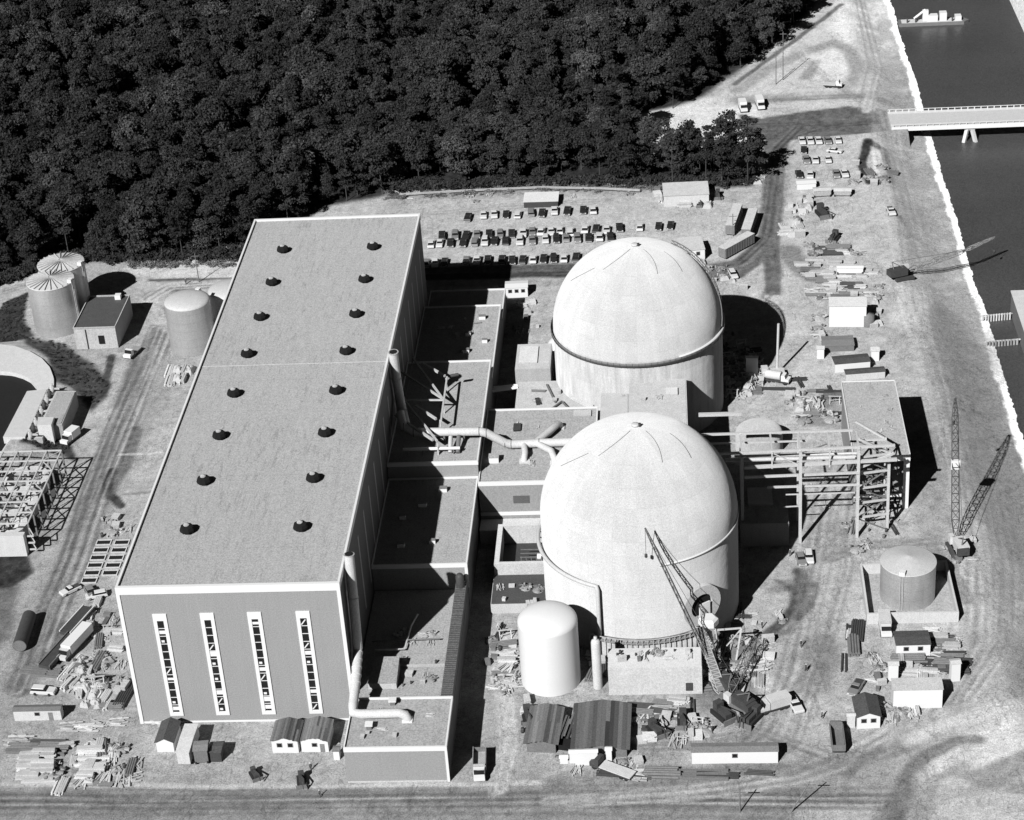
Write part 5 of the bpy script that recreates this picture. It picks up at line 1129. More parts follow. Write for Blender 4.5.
for (px, py, rz, lab, sz) in [(722, 716, .6, 'black bulldozer left of the mobile crane', 1.2), (752, 720, -.6, 'dark tracked loader between the crane and the pale van', 1.2), (822, 215, .3, 'dark shovel at the edge of the materials yard', 1.3), (834, 240, -.4, 'dark excavator farther down the materials yard', 1.1), (700, 205, 0, 'small tractor at the right of the parking lot', .8), (718, 197, 0, 'dark tractor next to the pine tree', .9), (528, 718, .2, 'dark compressor left of the tin sheds', 1.0), (655, 732, .5, 'dark loader right of the big tin shed', 1.0), (683, 722, 0, 'black welding tractor amid the yard between shed and crane', 1.0), (255, 776, .5, 'small tractor alone before the hall facade', .7), (302, 782, .2, 'grader kneeling by the front road before the facade', .8)]:
    g_ = G(px, py); t_ = thing('tracked_machine', lab, 'machine', g_, rz); s = sz
    for x in (-1, 1): MB().box(x*.9*s-.25, x*.9*s+.25, -1.8*s, 1.8*s, 0, .8*s).build('crawler_track', 'rubber', t_, local=True)
    MB().box(-.62*s, .62*s, -1.9*s, .4*s, .5*s, 1.5*s).build('engine_hood', 'darksteel', t_, local=True)
    MB().box(-.7*s, .7*s, .42*s, 1.6*s, .5*s, 2.4*s).build('cab', 'darksteel', t_, local=True)
    MB().box(-1.5*s, 1.5*s, -2.7*s, -2.5*s, .05, 1.1*s).build('blade', 'midsteel', t_, local=True)
    m = MB(); m.beam((-.7*s, -2.5*s, .5), (-.7*s, 0, .6*s), .15).beam((.7*s, -2.5*s, .5), (.7*s, 0, .6*s), .15).beam((0, .4*s, 1.9*s), (.2, -3.6*s, 3.0*s), .22).beam((.2, -3.6*s, 3.0*s), (.2, -4.2*s, 1.2*s), .2); m.build('arm', 'darksteel', t_, local=True)

# ------------------------------------------------------------------ loose materials: every stack, crate, drum and pipe bundle is its own thing
CL = {}
def stack_mesh(kind, seed):
    r = random.Random(seed); m = MB()
    if kind == 'lumber_stack':
        L_ = r.uniform(3, 5); n = r.randint(3, 6); lay = r.randint(2, 5)
        for i in range(lay):
            for j in range(n):
                if i == lay-1 and r.random() < .4: continue
                m.cbox((j*.36-n*.18, r.uniform(-.25, .25), .14+i*.24), (.31, L_*r.uniform(.8, 1.05), .2), r.uniform(-.03, .03))
        mat = 'lumber'
    elif kind == 'plank_pile':
        for i in range(r.randint(7, 15)): m.cbox((r.uniform(-1.2, 1.2), r.uniform(-.9, .9), r.uniform(.08, .55)), (r.uniform(.15, .4), r.uniform(1.8, 4.2), .08), r.gauss(0, .22), r.uniform(-.03, .03))
        mat = 'lumber'
    elif kind == 'pipe_bundle':
        n = r.randint(3, 6); L_ = r.uniform(4, 7); rr = r.uniform(.13, .26)
        for i in range(n):
            for j in range(2 if n > 3 else 1):
                x = (i-n/2)*rr*2.1+j*rr; m.tube([(x, -L_/2+r.uniform(-.3, .3), rr+j*rr*1.75), (x, L_/2+r.uniform(-.3, .3), rr+j*rr*1.75)], rr, 8)
        mat = r.choice(['steel', 'midsteel', 'darksteel'])
    elif kind == 'crate':
        w_, d_, h_ = r.uniform(.9, 2.0), r.uniform(.9, 2.4), r.uniform(.7, 1.5); m.box(-w_/2, w_/2, -d_/2, d_/2, .08, h_)
        for x in (-w_/2+.1, w_/2-.2): m.box(x, x+.1, -d_/2-.04, -d_/2-.002, .0, h_+.04)
        m.box(-w_/2-.03, w_/2+.03, -d_/2-.05, d_/2+.03, h_+.002, h_+.07); mat = r.choice(['lumber', 'offwhite', 'conc2', 'midsteel'])
    elif kind == 'drum_cluster':
        mat = r.choice(['darksteel', 'midsteel', 'steel'])
        m.lathe([(0, 0), (.32, 0), (.32, .3), (.34, .32), (.32, .34), (.32, .6), (.34, .62), (.32, .64), (.32, .9), (0, .9)], n=12)
    elif kind == 'beam_pile':
        L_ = r.uniform(5, 9)
        for i in range(r.randint(2, 4)):
            x = i*.75-1; a_ = r.uniform(-.05, .05)
            for z in (.06, .46): m.cbox((x, 0, z), (.34, L_, .06), a_)
            m.cbox((x, 0, .26), (.06, L_*.999, .34), a_)
        mat = 'darksteel' if r.random() < .6 else 'midsteel'
    elif kind == 'scrap_heap':
        m.lathe([(1.7, -.1), (1.3, .35), (.7, .6), (0, .7)], n=9, smooth=False)
        for i in range(14): m.cbox((r.uniform(-1.6, 1.6), r.uniform(-1.6, 1.6), r.uniform(.2, .8)), (r.uniform(.2, 1.3), r.uniform(.2, .6), r.uniform(.15, .5)), r.uniform(0, 3), r.uniform(-.3, .3))
        mat = 'junk'
    elif kind == 'tarped_load':
        w_, d_ = r.uniform(1.6, 2.6), r.uniform(2.0, 3.6); nx, ny = 7, 8; vs = []
        for jj in range(ny):
            for ii in range(nx):
                e_ = min(ii, nx-1-ii, jj, ny-1-jj); vs.append(((ii/(nx-1)-.5)*w_*(1 if e_ else 1.08), (jj/(ny-1)-.5)*d_, 0 if e_ == 0 else 1.0+r.uniform(-.22, .25)+(.15 if e_ > 1 else 0)))
        m.add(vs, [(jj*nx+ii, jj*nx+ii+1, (jj+1)*nx+ii+1, (jj+1)*nx+ii) for jj in range(ny-1) for ii in range(nx-1)]); mat = 'tarp'
    elif kind == 'trestle':
        for x in (-1, 1): m.beam((x, -.6, 0), (x, 0, 1.6), .12); m.beam((x, .6, 0), (x, 0, 1.6), .12)
        m.beam((-1.3, 0, 1.65), (1.3, 0, 1.65), .18); m.beam((-1, -.3, .8), (1, .3, .8), .1); mat = 'lumber'
    return m, mat
VAR = {}
WORDS = {'lumber_stack': ('squared stack of sawn lumber', 'lumber stack'), 'plank_pile': ('jumbled pile of loose planks', 'planks'), 'pipe_bundle': ('bundle of long pipes', 'pipes'), 'crate': ('battened site crate', 'crate'), 'drum_cluster': ('steel oil drum', 'drum'),
         'beam_pile': ('row of rolled steel beams', 'steel beams'), 'scrap_heap': ('heap of broken forms and scrap', 'scrap heap'), 'tarped_load': ('lumpy load under a pale tarpaulin', 'tarpaulin load'), 'trestle': ('timber trestle', 'trestle')}
def loose(kind, px, py, where, rz=None, s=1.0, z=None):
    key = (kind, rng.randint(0, 4))
    if z is None: g_ = G(px, py); g_ = (g_[0], g_[1], gz(g_[0], g_[1])-.03)
    else: g_ = G(px, py, z)
    if key not in VAR:
        m, mat = stack_mesh(*key); VAR[key] = m.build(kind, mat); o = VAR[key]
    else: o = VAR[key].copy(); COL.objects.link(o)
    o.location = g_; o.rotation_euler = (0, 0, rng.uniform(-.25, .25)+(1.57 if rng.random() < .35 else 0) if rz is None else rz+rng.uniform(-.06, .06)); o.scale = (s, s, s)
    wd, cat = WORDS[kind]; tag(o, f'{wd} {where}', cat, f'{wd} {where}')
    return o
def inpoly(P, x, y):
    c = False
    for i in range(len(P)):
        a_, b_ = P[i], P[(i+1) % len(P)]
        if (a_[1] > y) != (b_[1] > y) and x < (b_[0]-a_[0])*(y-a_[1])/(b_[1]-a_[1])+a_[0]: c = not c
    return c
def scatter(P, n, kinds, where, rz=None, s=(.8, 1.2), z=None, mind=3.5):
    xs_ = [p_[0] for p_ in P]; ys_ = [p_[1] for p_ in P]; k = 0; used = []; tries = 0
    while k < n and tries < 4000:
        tries += 1; x = rng.uniform(min(xs_), max(xs_)); y = rng.uniform(min(ys_), max(ys_))
        if not inpoly(P, x, y) or any(abs(x-u)+abs(y-v)*1.5 < mind for u, v in used): continue
        used.append((x, y)); loose(rng.choice(kinds), x, y, where, rz, rng.uniform(*s), z); k += 1
LS, PP, PB, CR, DC, BP, SH, TL, TR = 'lumber_stack', 'plank_pile', 'pipe_bundle', 'crate', 'drum_cluster', 'beam_pile', 'scrap_heap', 'tarped_load', 'trestle'
scatter([(64, 745), (140, 748), (138, 780), (66, 788), (50, 786)], 34, [LS, LS, PP, CR, PB, SH, DC, PP, TL], 'in the lower left storage yard')
scatter([(18, 742), (60, 742), (60, 750), (18, 750)], 6, [PB, BP, PP], 'along the top of the lower left yard', rz=1.5, s=(1.1, 1.5))
for k in range(5): loose(LS, 44-k*.5, 756+k*5.5, 'in the bright pack of boards at the lower left', rz=1.57, s=1.5)
for k in range(4): loose(LS, 30-k*.5, 758+k*6, 'in the bright pack of boards at the lower left', rz=1.57, s=1.3)
for k in range(4): loose(LS, 92+.5*k, 752+k*6, 'in the second pack of boards at the lower left', rz=1.57, s=1.5)
scatter([(80, 600), (112, 600), (130, 690), (118, 712), (84, 700), (92, 640)], 34, [LS, TL, CR, PP, SH, LS, PB, TR], 'in the yard along the left foot of the hall')
scatter([(78, 660), (105, 668), (106, 700), (86, 712), (74, 690)], 16, [TL, LS, SH, PP, TL], 'in the tall mound beside the left trailer')
scatter([(66, 672), (78, 655), (80, 700), (72, 706)], 7, [LS, LS, CR], 'in the pale strip right of the rail wagons', rz=-.3)
scatter([(22, 668), (60, 662), (62, 676), (24, 680)], 3, [BP, PB], 'below the dark stained ground at the left', rz=1.45, s=(.9, 1.1))
scatter([(120, 722), (170, 722), (170, 728), (60, 728)], 6, [PB, PP, LS], 'on the ground line at the hall corner', rz=1.5)
# timber edged footing pits along the hall
k = 0
for cxp in (104, 120):
    for j in range(6):
        px, py = cxp-j*2.9+(2 if cxp > 110 else 0), 543+j*7.6
        if cxp > 110 and j > 4: continue
        g_ = G(px, py); t_ = thing('footing_form', f'shallow timber-edged pit, {NTH[j]} from the back in the {"left" if cxp < 110 else "right"} file by the hall', 'pit', (g_[0], g_[1], 0), group='timber-edged pits in two files by the hall')
        MB().box(-1.55, 1.55, -.85, .85, .05, .1).build('pit', 'black', t_, local=True)
        m = MB(); m.box(-1.75, 1.75, -1.05, -.85, 0, .3); m.box(-1.75, 1.75, .85, 1.05, 0, .3); m.box(-1.75, -1.55, -.849, .849, 0, .3); m.box(1.55, 1.75, -.849, .849, 0, .3); m.build('rim', 'conc', t_, local=True)
scatter([(104, 520), (132, 516), (130, 535), (100, 538)], 8, [PP, CR, SH, DC], 'above the footing pits')
for k in range(7): loose(TL if k % 2 else LS, 172+(k % 4)*6, 372+(k//4)*9, 'in the pale crate pack left of the hall', rz=0, s=1.3)
scatter([(498, 628), (517, 628), (517, 700), (500, 700), (496, 660)], 22, [SH, CR, PP, DC, PB, TR, LS], 'in the strip between the alley and the white tank')
scatter([(590, 640), (606, 640), (606, 690), (594, 690)], 11, [SH, PB, DC, CR, PP], 'between the slim column and the blockwork box')
scatter([(628, 705), (700, 700), (700, 712), (640, 716)], 10, [PP, PB, LS], 'in front of the blockwork box', rz=1.4)
scatter([(632, 716), (700, 712), (720, 740), (650, 748), (632, 740)], 20, [PP, CR, SH, DC, BP, TR], 'in the yard right of the tin sheds')
scatter([(600, 772), (690, 770), (770, 770), (770, 774), (640, 778)], 8, [BP, PB, PP], 'along the edge of the front road', rz=1.5, s=(1, 1.4))
scatter([(524, 700), (536, 705), (524, 735), (516, 735)], 6, [SH, CR, DC], 'left of the tin sheds')
scatter([(545, 756), (640, 758), (640, 768), (570, 772)], 10, [PP, CR, SH], 'scattered before the tin sheds', s=(.6, .9))
scatter([(690, 630), (745, 610), (775, 640), (760, 690), (735, 700), (700, 690)], 46, [SH, PP, BP, CR, PB, TR, LS, DC], 'in the clutter under the hatch cranes')
scatter([(744, 620), (775, 605), (800, 640), (770, 660)], 8, [SH, CR, PP], 'at the edge of the oil-stained ground', s=(.5, .8))
scatter([(728, 330), (775, 372), (838, 392), (838, 420), (800, 424), (785, 395), (740, 396), (724, 380)], 62, [SH, PP, LS, CR, PB, TR, TL, BP, DC], 'in the rubble yard east of the far dome')
scatter([(722, 350), (745, 350), (760, 400), (724, 400)], 24, [SH, BP, TR, PP], 'in the shaded steel scaffold by the far dome', s=(1.1, 1.6))
scatter([(800, 262), (868, 262), (872, 300), (812, 302), (806, 285)], 46, [LS, PB, PP, CR, BP, LS], 'in the rows of the east materials yard', rz=1.5)
scatter([(868, 280), (880, 282), (880, 330), (870, 330)], 9, [LS, SH, CR, TL], 'right of the plain white shed')
scatter([(820, 318), (830, 340), (822, 345), (815, 320)], 5, [SH, PP, CR], 'left of the plain white shed')
scatter([(785, 200), (810, 198), (812, 212), (788, 215)], 12, [CR, LS, TL, CR], 'in the white heap by the main road', s=(1.0, 1.4), rz=0)
scatter([(782, 222), (800, 222), (802, 238), (784, 238)], 8, [CR, TL, LS], 'in the lower white heap by the main road', s=(1.2, 1.5))
scatter([(800, 246), (862, 246), (862, 262), (806, 262)], 14, [PB, PP, LS, SH], 'above the east materials yard', rz=1.5)
scatter([(852, 164), (895, 168), (890, 186), (850, 186)], 12, [SH, BP, CR], 'round the dark pit near the bridge')
scatter([(925, 630), (955, 632), (956, 676), (930, 676)], 26, [BP, LS, PB, CR, PP], 'between the two white houses', rz=1.5)
scatter([(900, 658), (925, 660), (925, 674), (900, 674)], 8, [CR, PB, LS], 'behind the broad white house')
scatter([(870, 655), (890, 655), (888, 690), (872, 690)], 9, [CR, SH, PP], 'left of the two white houses', s=(.6, 1))
scatter([(882, 710), (920, 712), (900, 728), (884, 726)], 10, [PP, SH, LS], 'below the broad white house')
scatter([(848, 630), (858, 632), (852, 676), (846, 674)], 5, [BP, LS, PB], 'in the thin row left of the houses', rz=-.1)
scatter([(655, 190), (708, 188), (708, 208), (655, 208)], 22, [TL, TL, CR, LS], 'in the pale litter round the wood edge shed')
scatter([(735, 170), (768, 170), (768, 190), (735, 190)], 9, [SH, TL, PP], 'under the lone pine by the road', s=(.6, 1))
scatter([(392, 186), (660, 190), (660, 196), (400, 206)], 14, [PP, SH], 'along the scrub bank behind the lot', s=(.5, .9))
scatter([(800, 440), (850, 440), (850, 520), (805, 500)], 7, [PP, SH, CR], 'on the ground under the pipe rack', s=(.5, .9))
scatter([(845, 520), (895, 515), (900, 540), (850, 552)], 14, [PP, SH, BP, DC], 'round the foot of the steel tower', s=(.6, 1))
scatter([(948, 540), (975, 538), (975, 560), (945, 562)], 8, [PP, CR, SH], 'by the crawler crane near the bund', s=(.6, .9))
scatter([(505, 300), (535, 300), (545, 330), (520, 345)], 9, [SH, CR, PP, DC], 'behind the raised roof panel block', s=(.7, 1))
scatter([(690, 262), (742, 262), (745, 292), (725, 292)], 9, [CR, SH, TL], 'between the far dome and the road bend', s=(.6, 1))
scatter([(385, 640), (440, 610), (440, 690), (400, 692)], 14, [PP, CR, DC, SH], 'on the low roof behind the annex', s=(.45, .8), z=6.06)
scatter([(498, 585), (540, 585), (535, 606), (500, 606)], 9, [PP, CR, SH], 'on the black membrane slab', s=(.5, .8), z=2.52)
scatter([(612, 652), (695, 650), (695, 661), (614, 662)], 14, [PP, CR, SH, DC], 'on the roof of the blockwork box', s=(.5, .9), z=6.8)
scatter([(355, 710), (440, 708), (440, 738), (350, 740)], 8, [CR, PP], 'on the annex roof', s=(.35, .6), z=8.2)
scatter([(485, 640), (498, 640), (494, 690), (484, 690)], 5, [CR, SH], 'in the dark alley by the service building', s=(.6, 1))
scatter([(850, 390), (900, 390), (905, 445), (856, 430)], 9, [PP], 'on the roof of the open-fronted building', s=(.25, .5), z=13.95)
scatter([(500, 420), (540, 420), (540, 470), (500, 475)], 5, [CR, PP], 'on the roof of the wedged auxiliary building', s=(.3, .6), z=12.9)
scatter([(605, 395), (680, 392), (680, 405), (640, 408)], 4, [CR, PP], 'on the concrete roof between the domes', s=(.3, .6), z=17.1)
scatter([(430, 320), (492, 315), (488, 352), (425, 355)], 7, [CR, PB, PP], 'on the low far block roof', s=(.35, .6), z=10.5)
scatter([(530, 380), (590, 385), (590, 402), (535, 402)], 9, [CR, PB, PP, SH], 'on the curved low works by the far dome', s=(.4, .8), z=8.7)
# sheets of fence and a lamp line
wf = thing('board_fence', 'low board fence of weathered posts along the scrub bank behind the lot', 'fence', G(400, 196))
q_ = [G(x, y) for x, y in ((385, 190), (402, 197), (470, 193), (540, 190), (600, 191), (640, 193))]
m = MB()
for a_, b_ in zip(q_[:-1], q_[1:]): m.beam((a_[0], a_[1], .9), (b_[0], b_[1], .9), .12, .7)
m.build('boards', 'conc2', wf)

# ------------------------------------------------------------------ people: one continuous skinned body each
def person(px, py, rz, pose, label, z=0):
    g_ = G(px, py, z); root = thing('person', label, 'person', g_, rz)
    st = .22 if pose == 'walk' else .10
    J = [(0,0,.95),(0,0,1.15),(0,0,1.38),(0,0,1.50),(0,-.01,1.62),(0,-.01,1.72),
         (-.10,0,.90),(-.11,-st,.50),(-.11,-st*.6,.09),(-.11,-st*.6-.16,.05), (.10,0,.90),(.11,st*.5,.50),(.11,st,.09),(.11,st-.16,.05),
         (-.19,0,1.40),(-.25,.03,1.12),(-.24,-.12 if pose != 'bend' else -.25,.90),(-.24,-.16,.82),(.19,0,1.40),(.25,.05,1.12),(.24,-.02,.88),(.24,-.04,.80)]
    Rr = [.15,.145,.17,.07,.095,.07,.10,.075,.05,.045,.10,.075,.05,.045,.075,.05,.04,.04,.075,.05,.04,.04]
    Ed = [(0,1),(1,2),(2,3),(3,4),(4,5),(0,6),(6,7),(7,8),(8,9),(0,10),(10,11),(11,12),(12,13),(2,14),(14,15),(15,16),(16,17),(2,18),(18,19),(19,20),(20,21)]
    me = bpy.data.meshes.new('body'); me.from_pydata(J, Ed, []); me.materials.append(M['cloth']); o = bpy.data.objects.new('body', me); COL.objects.link(o); o.parent = root
    sk_ = o.modifiers.new('skin', 'SKIN'); sk_.use_smooth_shade = True
    for i, v in enumerate(me.skin_vertices[0].data if me.skin_vertices else []): v.radius = (Rr[i], Rr[i]*.85)
    MB().lathe([(.115, 1.66), (.12, 1.72), (.09, 1.80), (0, 1.83)], (0, -.01, 0), 12).build('hard_hat', 'white', root, local=True)
PEOPLE = [(311, 770, .5, 'walk', 'person in pale clothes walking before the hall facade'), (320, 797, 1, 'walk', 'person crossing the front road below the hall'), (399, 780, 0, 'stand', 'person standing at the annex front wall, left of two'),
    (407, 781, 2, 'stand', 'person standing at the annex front wall, right of two'), (801, 647, .7, 'walk', 'person walking near the oil-stained ground'), (806, 671, 2, 'walk', 'person with long shadow midway to the dump truck'),
    (822, 718, 1.4, 'walk', 'person walking left of the dump truck'), (712, 732, .4, 'walk', 'person beside the bulldozer in the crane yard'), (186, 284, .3, 'walk', 'person on the loop track behind the lone tank'),
    (790, 556, 0, 'stand', 'person standing left of the two cars below the rack'), (762, 628, 1, 'stand', 'person near the dome foot at the crane clutter edge')]
for px, py, rz, pose, lab in PEOPLE: person(px, py, rz, pose, lab)

# ------------------------------------------------------------------ trees
def crown_mesh(name, mat, kind, seed):
    r = np.random.default_rng(seed); P = []; Nn = []
    if kind == 'pine':
        nb = 16; blobs = []
        for i in range(nb):
            z = 7+12*i/nb; a = r.uniform(0, 6.28); d = r.uniform(.8, 3.4)*(1-.55*i/nb); blobs.append((d*math.cos(a), d*math.sin(a), z, r.uniform(1.3, 2.3)*(1-.3*i/nb), .55))
        n = 130
    elif kind == 'shrub': blobs = [(r.uniform(-1.2, 1.2), r.uniform(-1, 1), r.uniform(.3, 1.0), r.uniform(.6, 1.2), .8) for _ in range(5)]; n = 60
    else:
        h0 = r.uniform(9.5, 12); blobs = [(0, 0, h0+1.5, 2.8, 1.05)]
        for i in range(15):
            a = r.uniform(0, 6.28); z = h0+r.uniform(-7.5, 4.2); d = r.uniform(1.0, 3.8)*(1 if z > h0-4 else .75); rr = r.uniform(1.3, 2.5)*(1 if z < h0+2 else .8); blobs.append((d*math.cos(a)*(1 if z < h0+2 else .6), d*math.sin(a)*(1 if z < h0+2 else .6), z, rr, .8))
        n = 170
    for (x, y, z, rr, sq) in blobs:
        m_ = int(n*(rr/2)**1.6)+12; d = r.normal(size=(m_, 3)); d /= np.linalg.norm(d, axis=1)[:, None]; d[:, 2] = np.where(d[:, 2] < -.3, -d[:, 2]*.6, d[:, 2]); rad = rr*r.uniform(.62, 1.08, m_)[:, None]
        P.append(np.array([x, y, z])+d*rad*[1, 1, sq]); Nn.append(d+r.normal(size=(m_, 3))*.85)
    P = np.vstack(P); Nn = np.vstack(Nn); Nn /= np.linalg.norm(Nn, axis=1)[:, None]
    T = np.cross(Nn, r.normal(size=Nn.shape)); T /= np.linalg.norm(T, axis=1)[:, None]; B = np.cross(Nn, T)
    s = (r.uniform(.16, .42, len(P)) if kind != 'shrub' else r.uniform(.12, .28, len(P)))[:, None]; e = r.uniform(.55, 1.0, len(P))[:, None]
    V = np.stack([P-T*s-B*s*e*.5, P+T*s*.3-B*s*e, P+T*s+B*s*e*.4, P-T*s*.2+B*s*e], 1).reshape(-1, 3)
    me = bpy.data.meshes.new(name); n = len(P); me.vertices.add(4*n); me.vertices.foreach_set('co', V.ravel().astype(np.float32))
    me.loops.add(4*n); me.loops.foreach_set('vertex_index', np.arange(4*n, dtype=np.int32)); me.polygons.add(n); me.polygons.foreach_set('loop_start', np.arange(n, dtype=np.int32)*4); me.update(calc_edges=True)
    me.materials.append(M[mat]); return me
def trunk_mesh(kind, seed):
    r = random.Random(seed); m = MB(); hgt = 18 if kind == 'pine' else 13
    m.tube([(0, 0, -.3), (r.uniform(-.2, .2), r.uniform(-.2, .2), hgt*.45), (r.uniform(-.4, .4), r.uniform(-.4, .4), hgt)], .20, 8, .06)
    for k in range(7):
        z = hgt*(.45+.5*k/7); a = r.uniform(0, 6.28); d = r.uniform(1.5, 3.2); m.tube([(0, 0, z), (d*.5*math.cos(a), d*.5*math.sin(a), z+.7), (d*math.cos(a), d*math.sin(a), z+1.8)], .1, 5, .03)
    o = m.build('trunk', 'bark'); me = o.data; bpy.data.objects.remove(o); return me
TV = []
for i in range(7):
    kind = 'pine' if i >= 5 else 'broad'
    TV.append((crown_mesh('crown', 'pine' if kind == 'pine' else ('leafL' if i == 4 else 'leaf'), kind, 100+i), trunk_mesh(kind, 200+i), kind, i))
def hidden_by_hall(x, y): return -46 < x < 3 and -3 < y < 172
fp = np.array([G(x, y)[:2] for x, y in FOREST_PX]); fpl = [tuple(p) for p in fp]
gapl = [G(x, y)[:2] for x, y in ((385, 128), (470, 128), (560, 124), (640, 118), (700, 110))]
def dseg(x, y, P):
    best = 1e9
    for a_, b_ in zip(P[:-1], P[1:]):
        dx, dy = b_[0]-a_[0], b_[1]-a_[1]; t_ = max(0, min(1, ((x-a_[0])*dx+(y-a_[1])*dy)/(dx*dx+dy*dy))); best = min(best, math.hypot(x-a_[0]-t_*dx, y-a_[1]-t_*dy))
    return best
trees = []; step = 6.1
yy = 205.0; j = 0
while yy < 560:
    xx = -260+(j % 2)*step/2
    while xx < 200:
        x = xx+rng.uniform(-2.1, 2.1); y = yy+rng.uniform(-2.1, 2.1); xx += step
        if not inpoly(fpl, x, y) or dseg(x, y, gapl) < 3.2: continue
        p_ = proj((x, y, 10))
        if p_[0] < -40 or p_[0] > 1064 or p_[1] < -60: continue
        if rng.random() < .09: continue
        trees.append((x, y))
    yy += step*.88; j += 1
trees.sort(key=lambda q: (q[0]-CAM[0])**2+(q[1]-CAM[1])**2)
near, farT = trees[:292], trees[292:]
LBL = {'broad': 'dark broadleaf tree in the front belt of the wood behind the plant', 'pale': 'paler green tree standing out in the front belt of the wood', 'pine': 'tall ragged pine rising in the front belt of the wood'}
def tree(x, y, v, s, sz, label, group, rz=None):
    cm, tm, kind, i = TV[v]; o = thing('pine_tree' if kind == 'pine' else 'broadleaf_tree', label, 'tree', (x, y, gz(x, y)), rng.uniform(0, 6.28) if rz is None else rz, group)
    o.scale = (s, s, sz); c = bpy.data.objects.new('crown', cm); COL.objects.link(c); c.parent = o; t_ = bpy.data.objects.new('trunk', tm); COL.objects.link(t_); t_.parent = o; return o, c, t_
first_parts = {}
for (x, y) in near:
    v = rng.choice([0, 1, 2, 3, 0, 1, 2, 3, 4, 5, 6]); s = rng.uniform(.62, 1.22); k = 'pale' if v == 4 else TV[v][2]
    o, c, t_ = tree(x, y, v, s, s*rng.uniform(.85, 1.15)*(.92), LBL[k], LBL[k].replace('tree standing', 'trees standing').replace('broadleaf tree ', 'broadleaf trees ').replace('ragged pine', 'ragged pines'))
    first_parts.setdefault(v, (c, t_))
for (px, py, v, s, lab) in [(748, 184, 5, 1.12, 'lone broad pine at the corner of the main road'), (722, 186, 6, 1.1, 'tall dark pine left of the road corner pine'), (757, 172, 6, .7, 'small dark pine tucked behind the road corner pine'), (706, 184, 5, .95, 'pine at the right end of the front tree belt'),
        (673, 187, 6, .9, 'pine with long bare pale trunk above the wood edge shed')]:
    g_ = G(px, py); tree(g_[0], g_[1], v, s*1.15, s*1.05, lab, None, rng.uniform(0, 6))
for o in list(COL.objects):
    if 'group' in o and o['group'] is None: del o['group']
# the deep wood beyond is one mass
me = bpy.data.meshes.new('deep_wood'); me.from_pydata([(x, y, gz(x, y)) for x, y in farT], [], [])
a1 = me.attributes.new('variant', 'INT', 'POINT'); a2 = me.attributes.new('turn', 'FLOAT_VECTOR', 'POINT'); a3 = me.attributes.new('size', 'FLOAT_VECTOR', 'POINT')
for i in range(len(farT)):
    a1.data[i].value = rng.choice([0, 1, 2, 3, 0, 1, 2, 3, 4, 5, 6]); a2.data[i].vector = (0, 0, rng.uniform(0, 6.28)); s = rng.uniform(.6, 1.25); a3.data[i].vector = (s, s, s*rng.uniform(.8, 1.25))
dw = bpy.data.objects.new('deep_wood', me); COL.objects.link(dw); tag(dw, 'dense dark mass of the deep wood beyond the front belt of trees', 'woodland', kind='stuff')
ng = bpy.data.node_groups.new('deep_wood', 'GeometryNodeTree'); ng.interface.new_socket('Geometry', in_out='INPUT', socket_type='NodeSocketGeometry'); ng.interface.new_socket('Geometry', in_out='OUTPUT', socket_type='NodeSocketGeometry')
N = ng.nodes; gi = N.new('NodeGroupInput'); go_ = N.new('NodeGroupOutput'); jn = N.new('GeometryNodeJoinGeometry')
def named(nm, ty):
    n = N.new('GeometryNodeInputNamedAttribute'); n.data_type = ty; n.inputs[0].default_value = nm; return n.outputs[0]
va, tu, sz_ = named('variant', 'INT'), named('turn', 'FLOAT_VECTOR'), named('size', 'FLOAT_VECTOR')
for v, (c, t_) in first_parts.items():
    cmp_ = N.new('FunctionNodeCompare'); cmp_.data_type = 'INT'; cmp_.operation = 'EQUAL'; ng.links.new(va, cmp_.inputs[2]); cmp_.inputs[3].default_value = v
    for ob in (c, t_):
        oi = N.new('GeometryNodeObjectInfo'); oi.transform_space = 'ORIGINAL'; oi.inputs[0].default_value = ob; oi.inputs[1].default_value = True
        ip = N.new('GeometryNodeInstanceOnPoints'); ng.links.new(gi.outputs[0], ip.inputs['Points']); ng.links.new(cmp_.outputs[0], ip.inputs['Selection']); ng.links.new(oi.outputs['Geometry'], ip.inputs['Instance']); ng.links.new(tu, ip.inputs['Rotation']); ng.links.new(sz_, ip.inputs['Scale'])
        ng.links.new(ip.outputs[0], jn.inputs[0])
ng.links.new(jn.outputs[0], go_.inputs[0]); md = dw.modifiers.new('wood', 'NODES'); md.node_group = ng
# scrub on the banks: nobody could count it
def scrub(name, label, polys, n, mat, smin, smax, kindmesh=None):
    cm = crown_mesh(name+'_tuft', mat, 'shrub', 900+n); base = np.empty(len(cm.vertices)*3, np.float32); cm.vertices.foreach_get('co', base); base = base.reshape(-1, 3); out = []
    for P, z0 in polys:
        Pw = [G(x, y)[:2] for x, y in P]; xs_ = [p[0] for p in Pw]; ys_ = [p[1] for p in Pw]; k = 0; tr = 0
        while k < n and tr < 20000:
            tr += 1; x, y = rng.uniform(min(xs_), max(xs_)), rng.uniform(min(ys_), max(ys_))
            if not inpoly(Pw, x, y): continue
            s = rng.uniform(smin, smax); a = rng.uniform(0, 6.28); R2 = np.array([[math.cos(a), -math.sin(a), 0], [math.sin(a), math.cos(a), 0], [0, 0, 1]]); out.append(base@R2.T*s+[x, y, gz(x, y)-.1]); k += 1
    V = np.vstack(out); n4 = len(V)//4; me = bpy.data.meshes.new(name); me.vertices.add(len(V)); me.vertices.foreach_set('co', V.ravel().astype(np.float32)); me.loops.add(len(V)); me.loops.foreach_set('vertex_index', np.arange(len(V), dtype=np.int32))
    me.polygons.add(n4); me.polygons.foreach_set('loop_start', np.arange(n4, dtype=np.int32)*4); me.update(calc_edges=True); me.materials.append(M[mat]); o = bpy.data.objects.new(name, me); COL.objects.link(o); tag(o, label, 'scrub', kind='stuff')
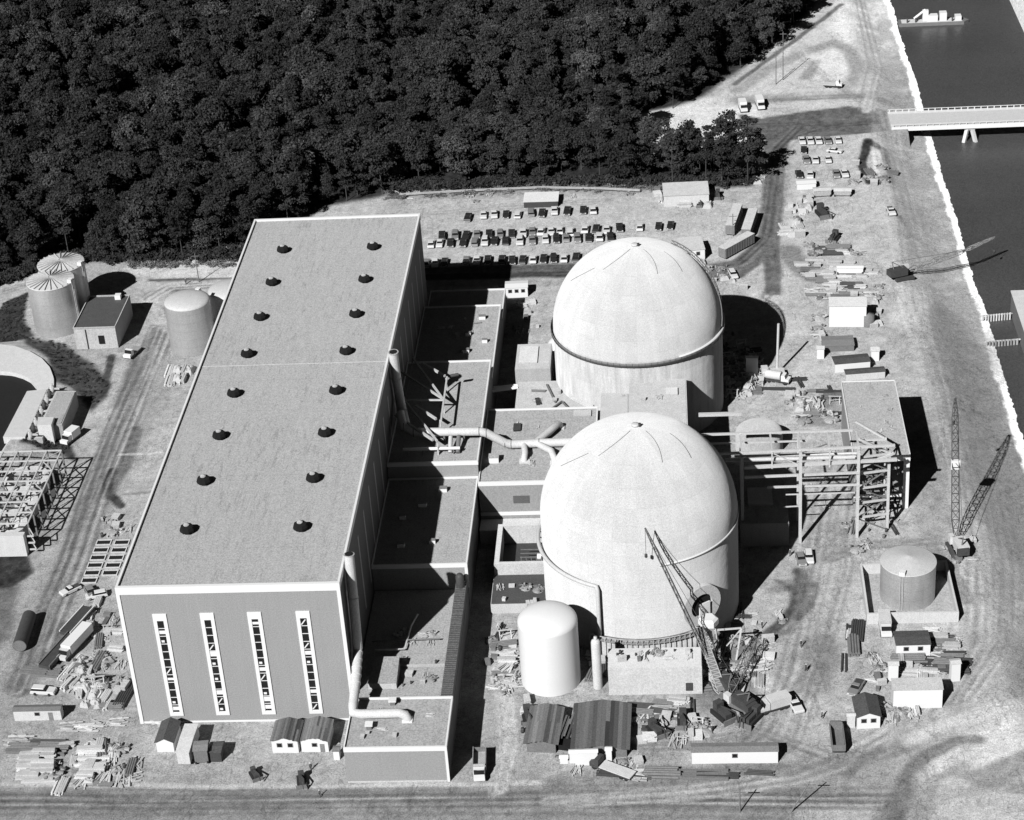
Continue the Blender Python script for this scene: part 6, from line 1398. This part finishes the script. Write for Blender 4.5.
scrub('bank_scrub', 'low dry scrub along the pale bank at the wood edge', [([(385, 186), (560, 183), (700, 187), (700, 193), (540, 192), (385, 200)], 0), ([(128, 255), (240, 250), (240, 268), (128, 268)], 0)], 110, 'shrub', .4, .9)
scrub('rough_grass', 'rough dark grass covering the slopes round the basin', [([(22, 336), (62, 344), (92, 364), (110, 384), (104, 396), (92, 410), (74, 392), (56, 388), (50, 364)], 0), ([(0, 305), (26, 294), (24, 320), (32, 336), (0, 346)], 0), ([(30, 441), (50, 439), (72, 448), (60, 455), (24, 451)], 0)], 150, 'leafL', .25, .5)

scrub('forest_edge_shrubs', 'dark shrub belt filling the foot of the wood edge', [([(385, 186), (560, 180), (700, 181), (752, 180), (752, 186), (700, 187), (540, 186), (385, 194)], 0), ([(-20, 285), (60, 256), (240, 252), (240, 260), (130, 262), (62, 264), (-20, 292)], 0)], 230, 'leaf', .9, 2.0)

# ------------------------------------------------------------------ camera, sky, sun
cd_ = bpy.data.cameras.new('camera'); cam = bpy.data.objects.new('camera', cd_); COL.objects.link(cam)
from mathutils import Matrix, Vector
mt_ = Matrix(((_R[0], _U[0], -_F[0]), (_R[1], _U[1], -_F[1]), (_R[2], _U[2], -_F[2])))
cam.matrix_world = Matrix.Translation(Vector(CAM)) @ mt_.to_4x4()
cd_.sensor_fit = 'HORIZONTAL'; cd_.sensor_width = 36; cd_.lens = F_PX/1024*36; cd_.clip_start = 1; cd_.clip_end = 6000
scene.camera = cam
w = bpy.data.worlds.new('World'); scene.world = w; w.use_nodes = True; t = w.node_tree
bg = t.nodes['Background']; sk = t.nodes.new('ShaderNodeTexSky'); sk.sky_type = 'NISHITA'; sk.sun_disc = False
sk.sun_elevation = SEL; sk.sun_rotation = SAZ
bwn = t.nodes.new('ShaderNodeRGBToBW'); t.links.new(sk.outputs[0], bwn.inputs[0]); t.links.new(bwn.outputs[0], bg.inputs[0]); bg.inputs[1].default_value = .008
sl = bpy.data.lights.new('sun', 'SUN'); sl.energy = 5.0; sl.angle = R_(.5); sl.color = (1, 1, 1)
so = bpy.data.objects.new('sun', sl); COL.objects.link(so)
so.rotation_euler = Vector(tuple(SUN)).to_track_quat('Z', 'Y').to_euler(); so.location = tuple(SUN*500)
scene.view_settings.view_transform = 'Standard'; scene.view_settings.look = 'None'; scene.view_settings.exposure = 0
scene.cycles.max_bounces = 4; scene.cycles.diffuse_bounces = 1
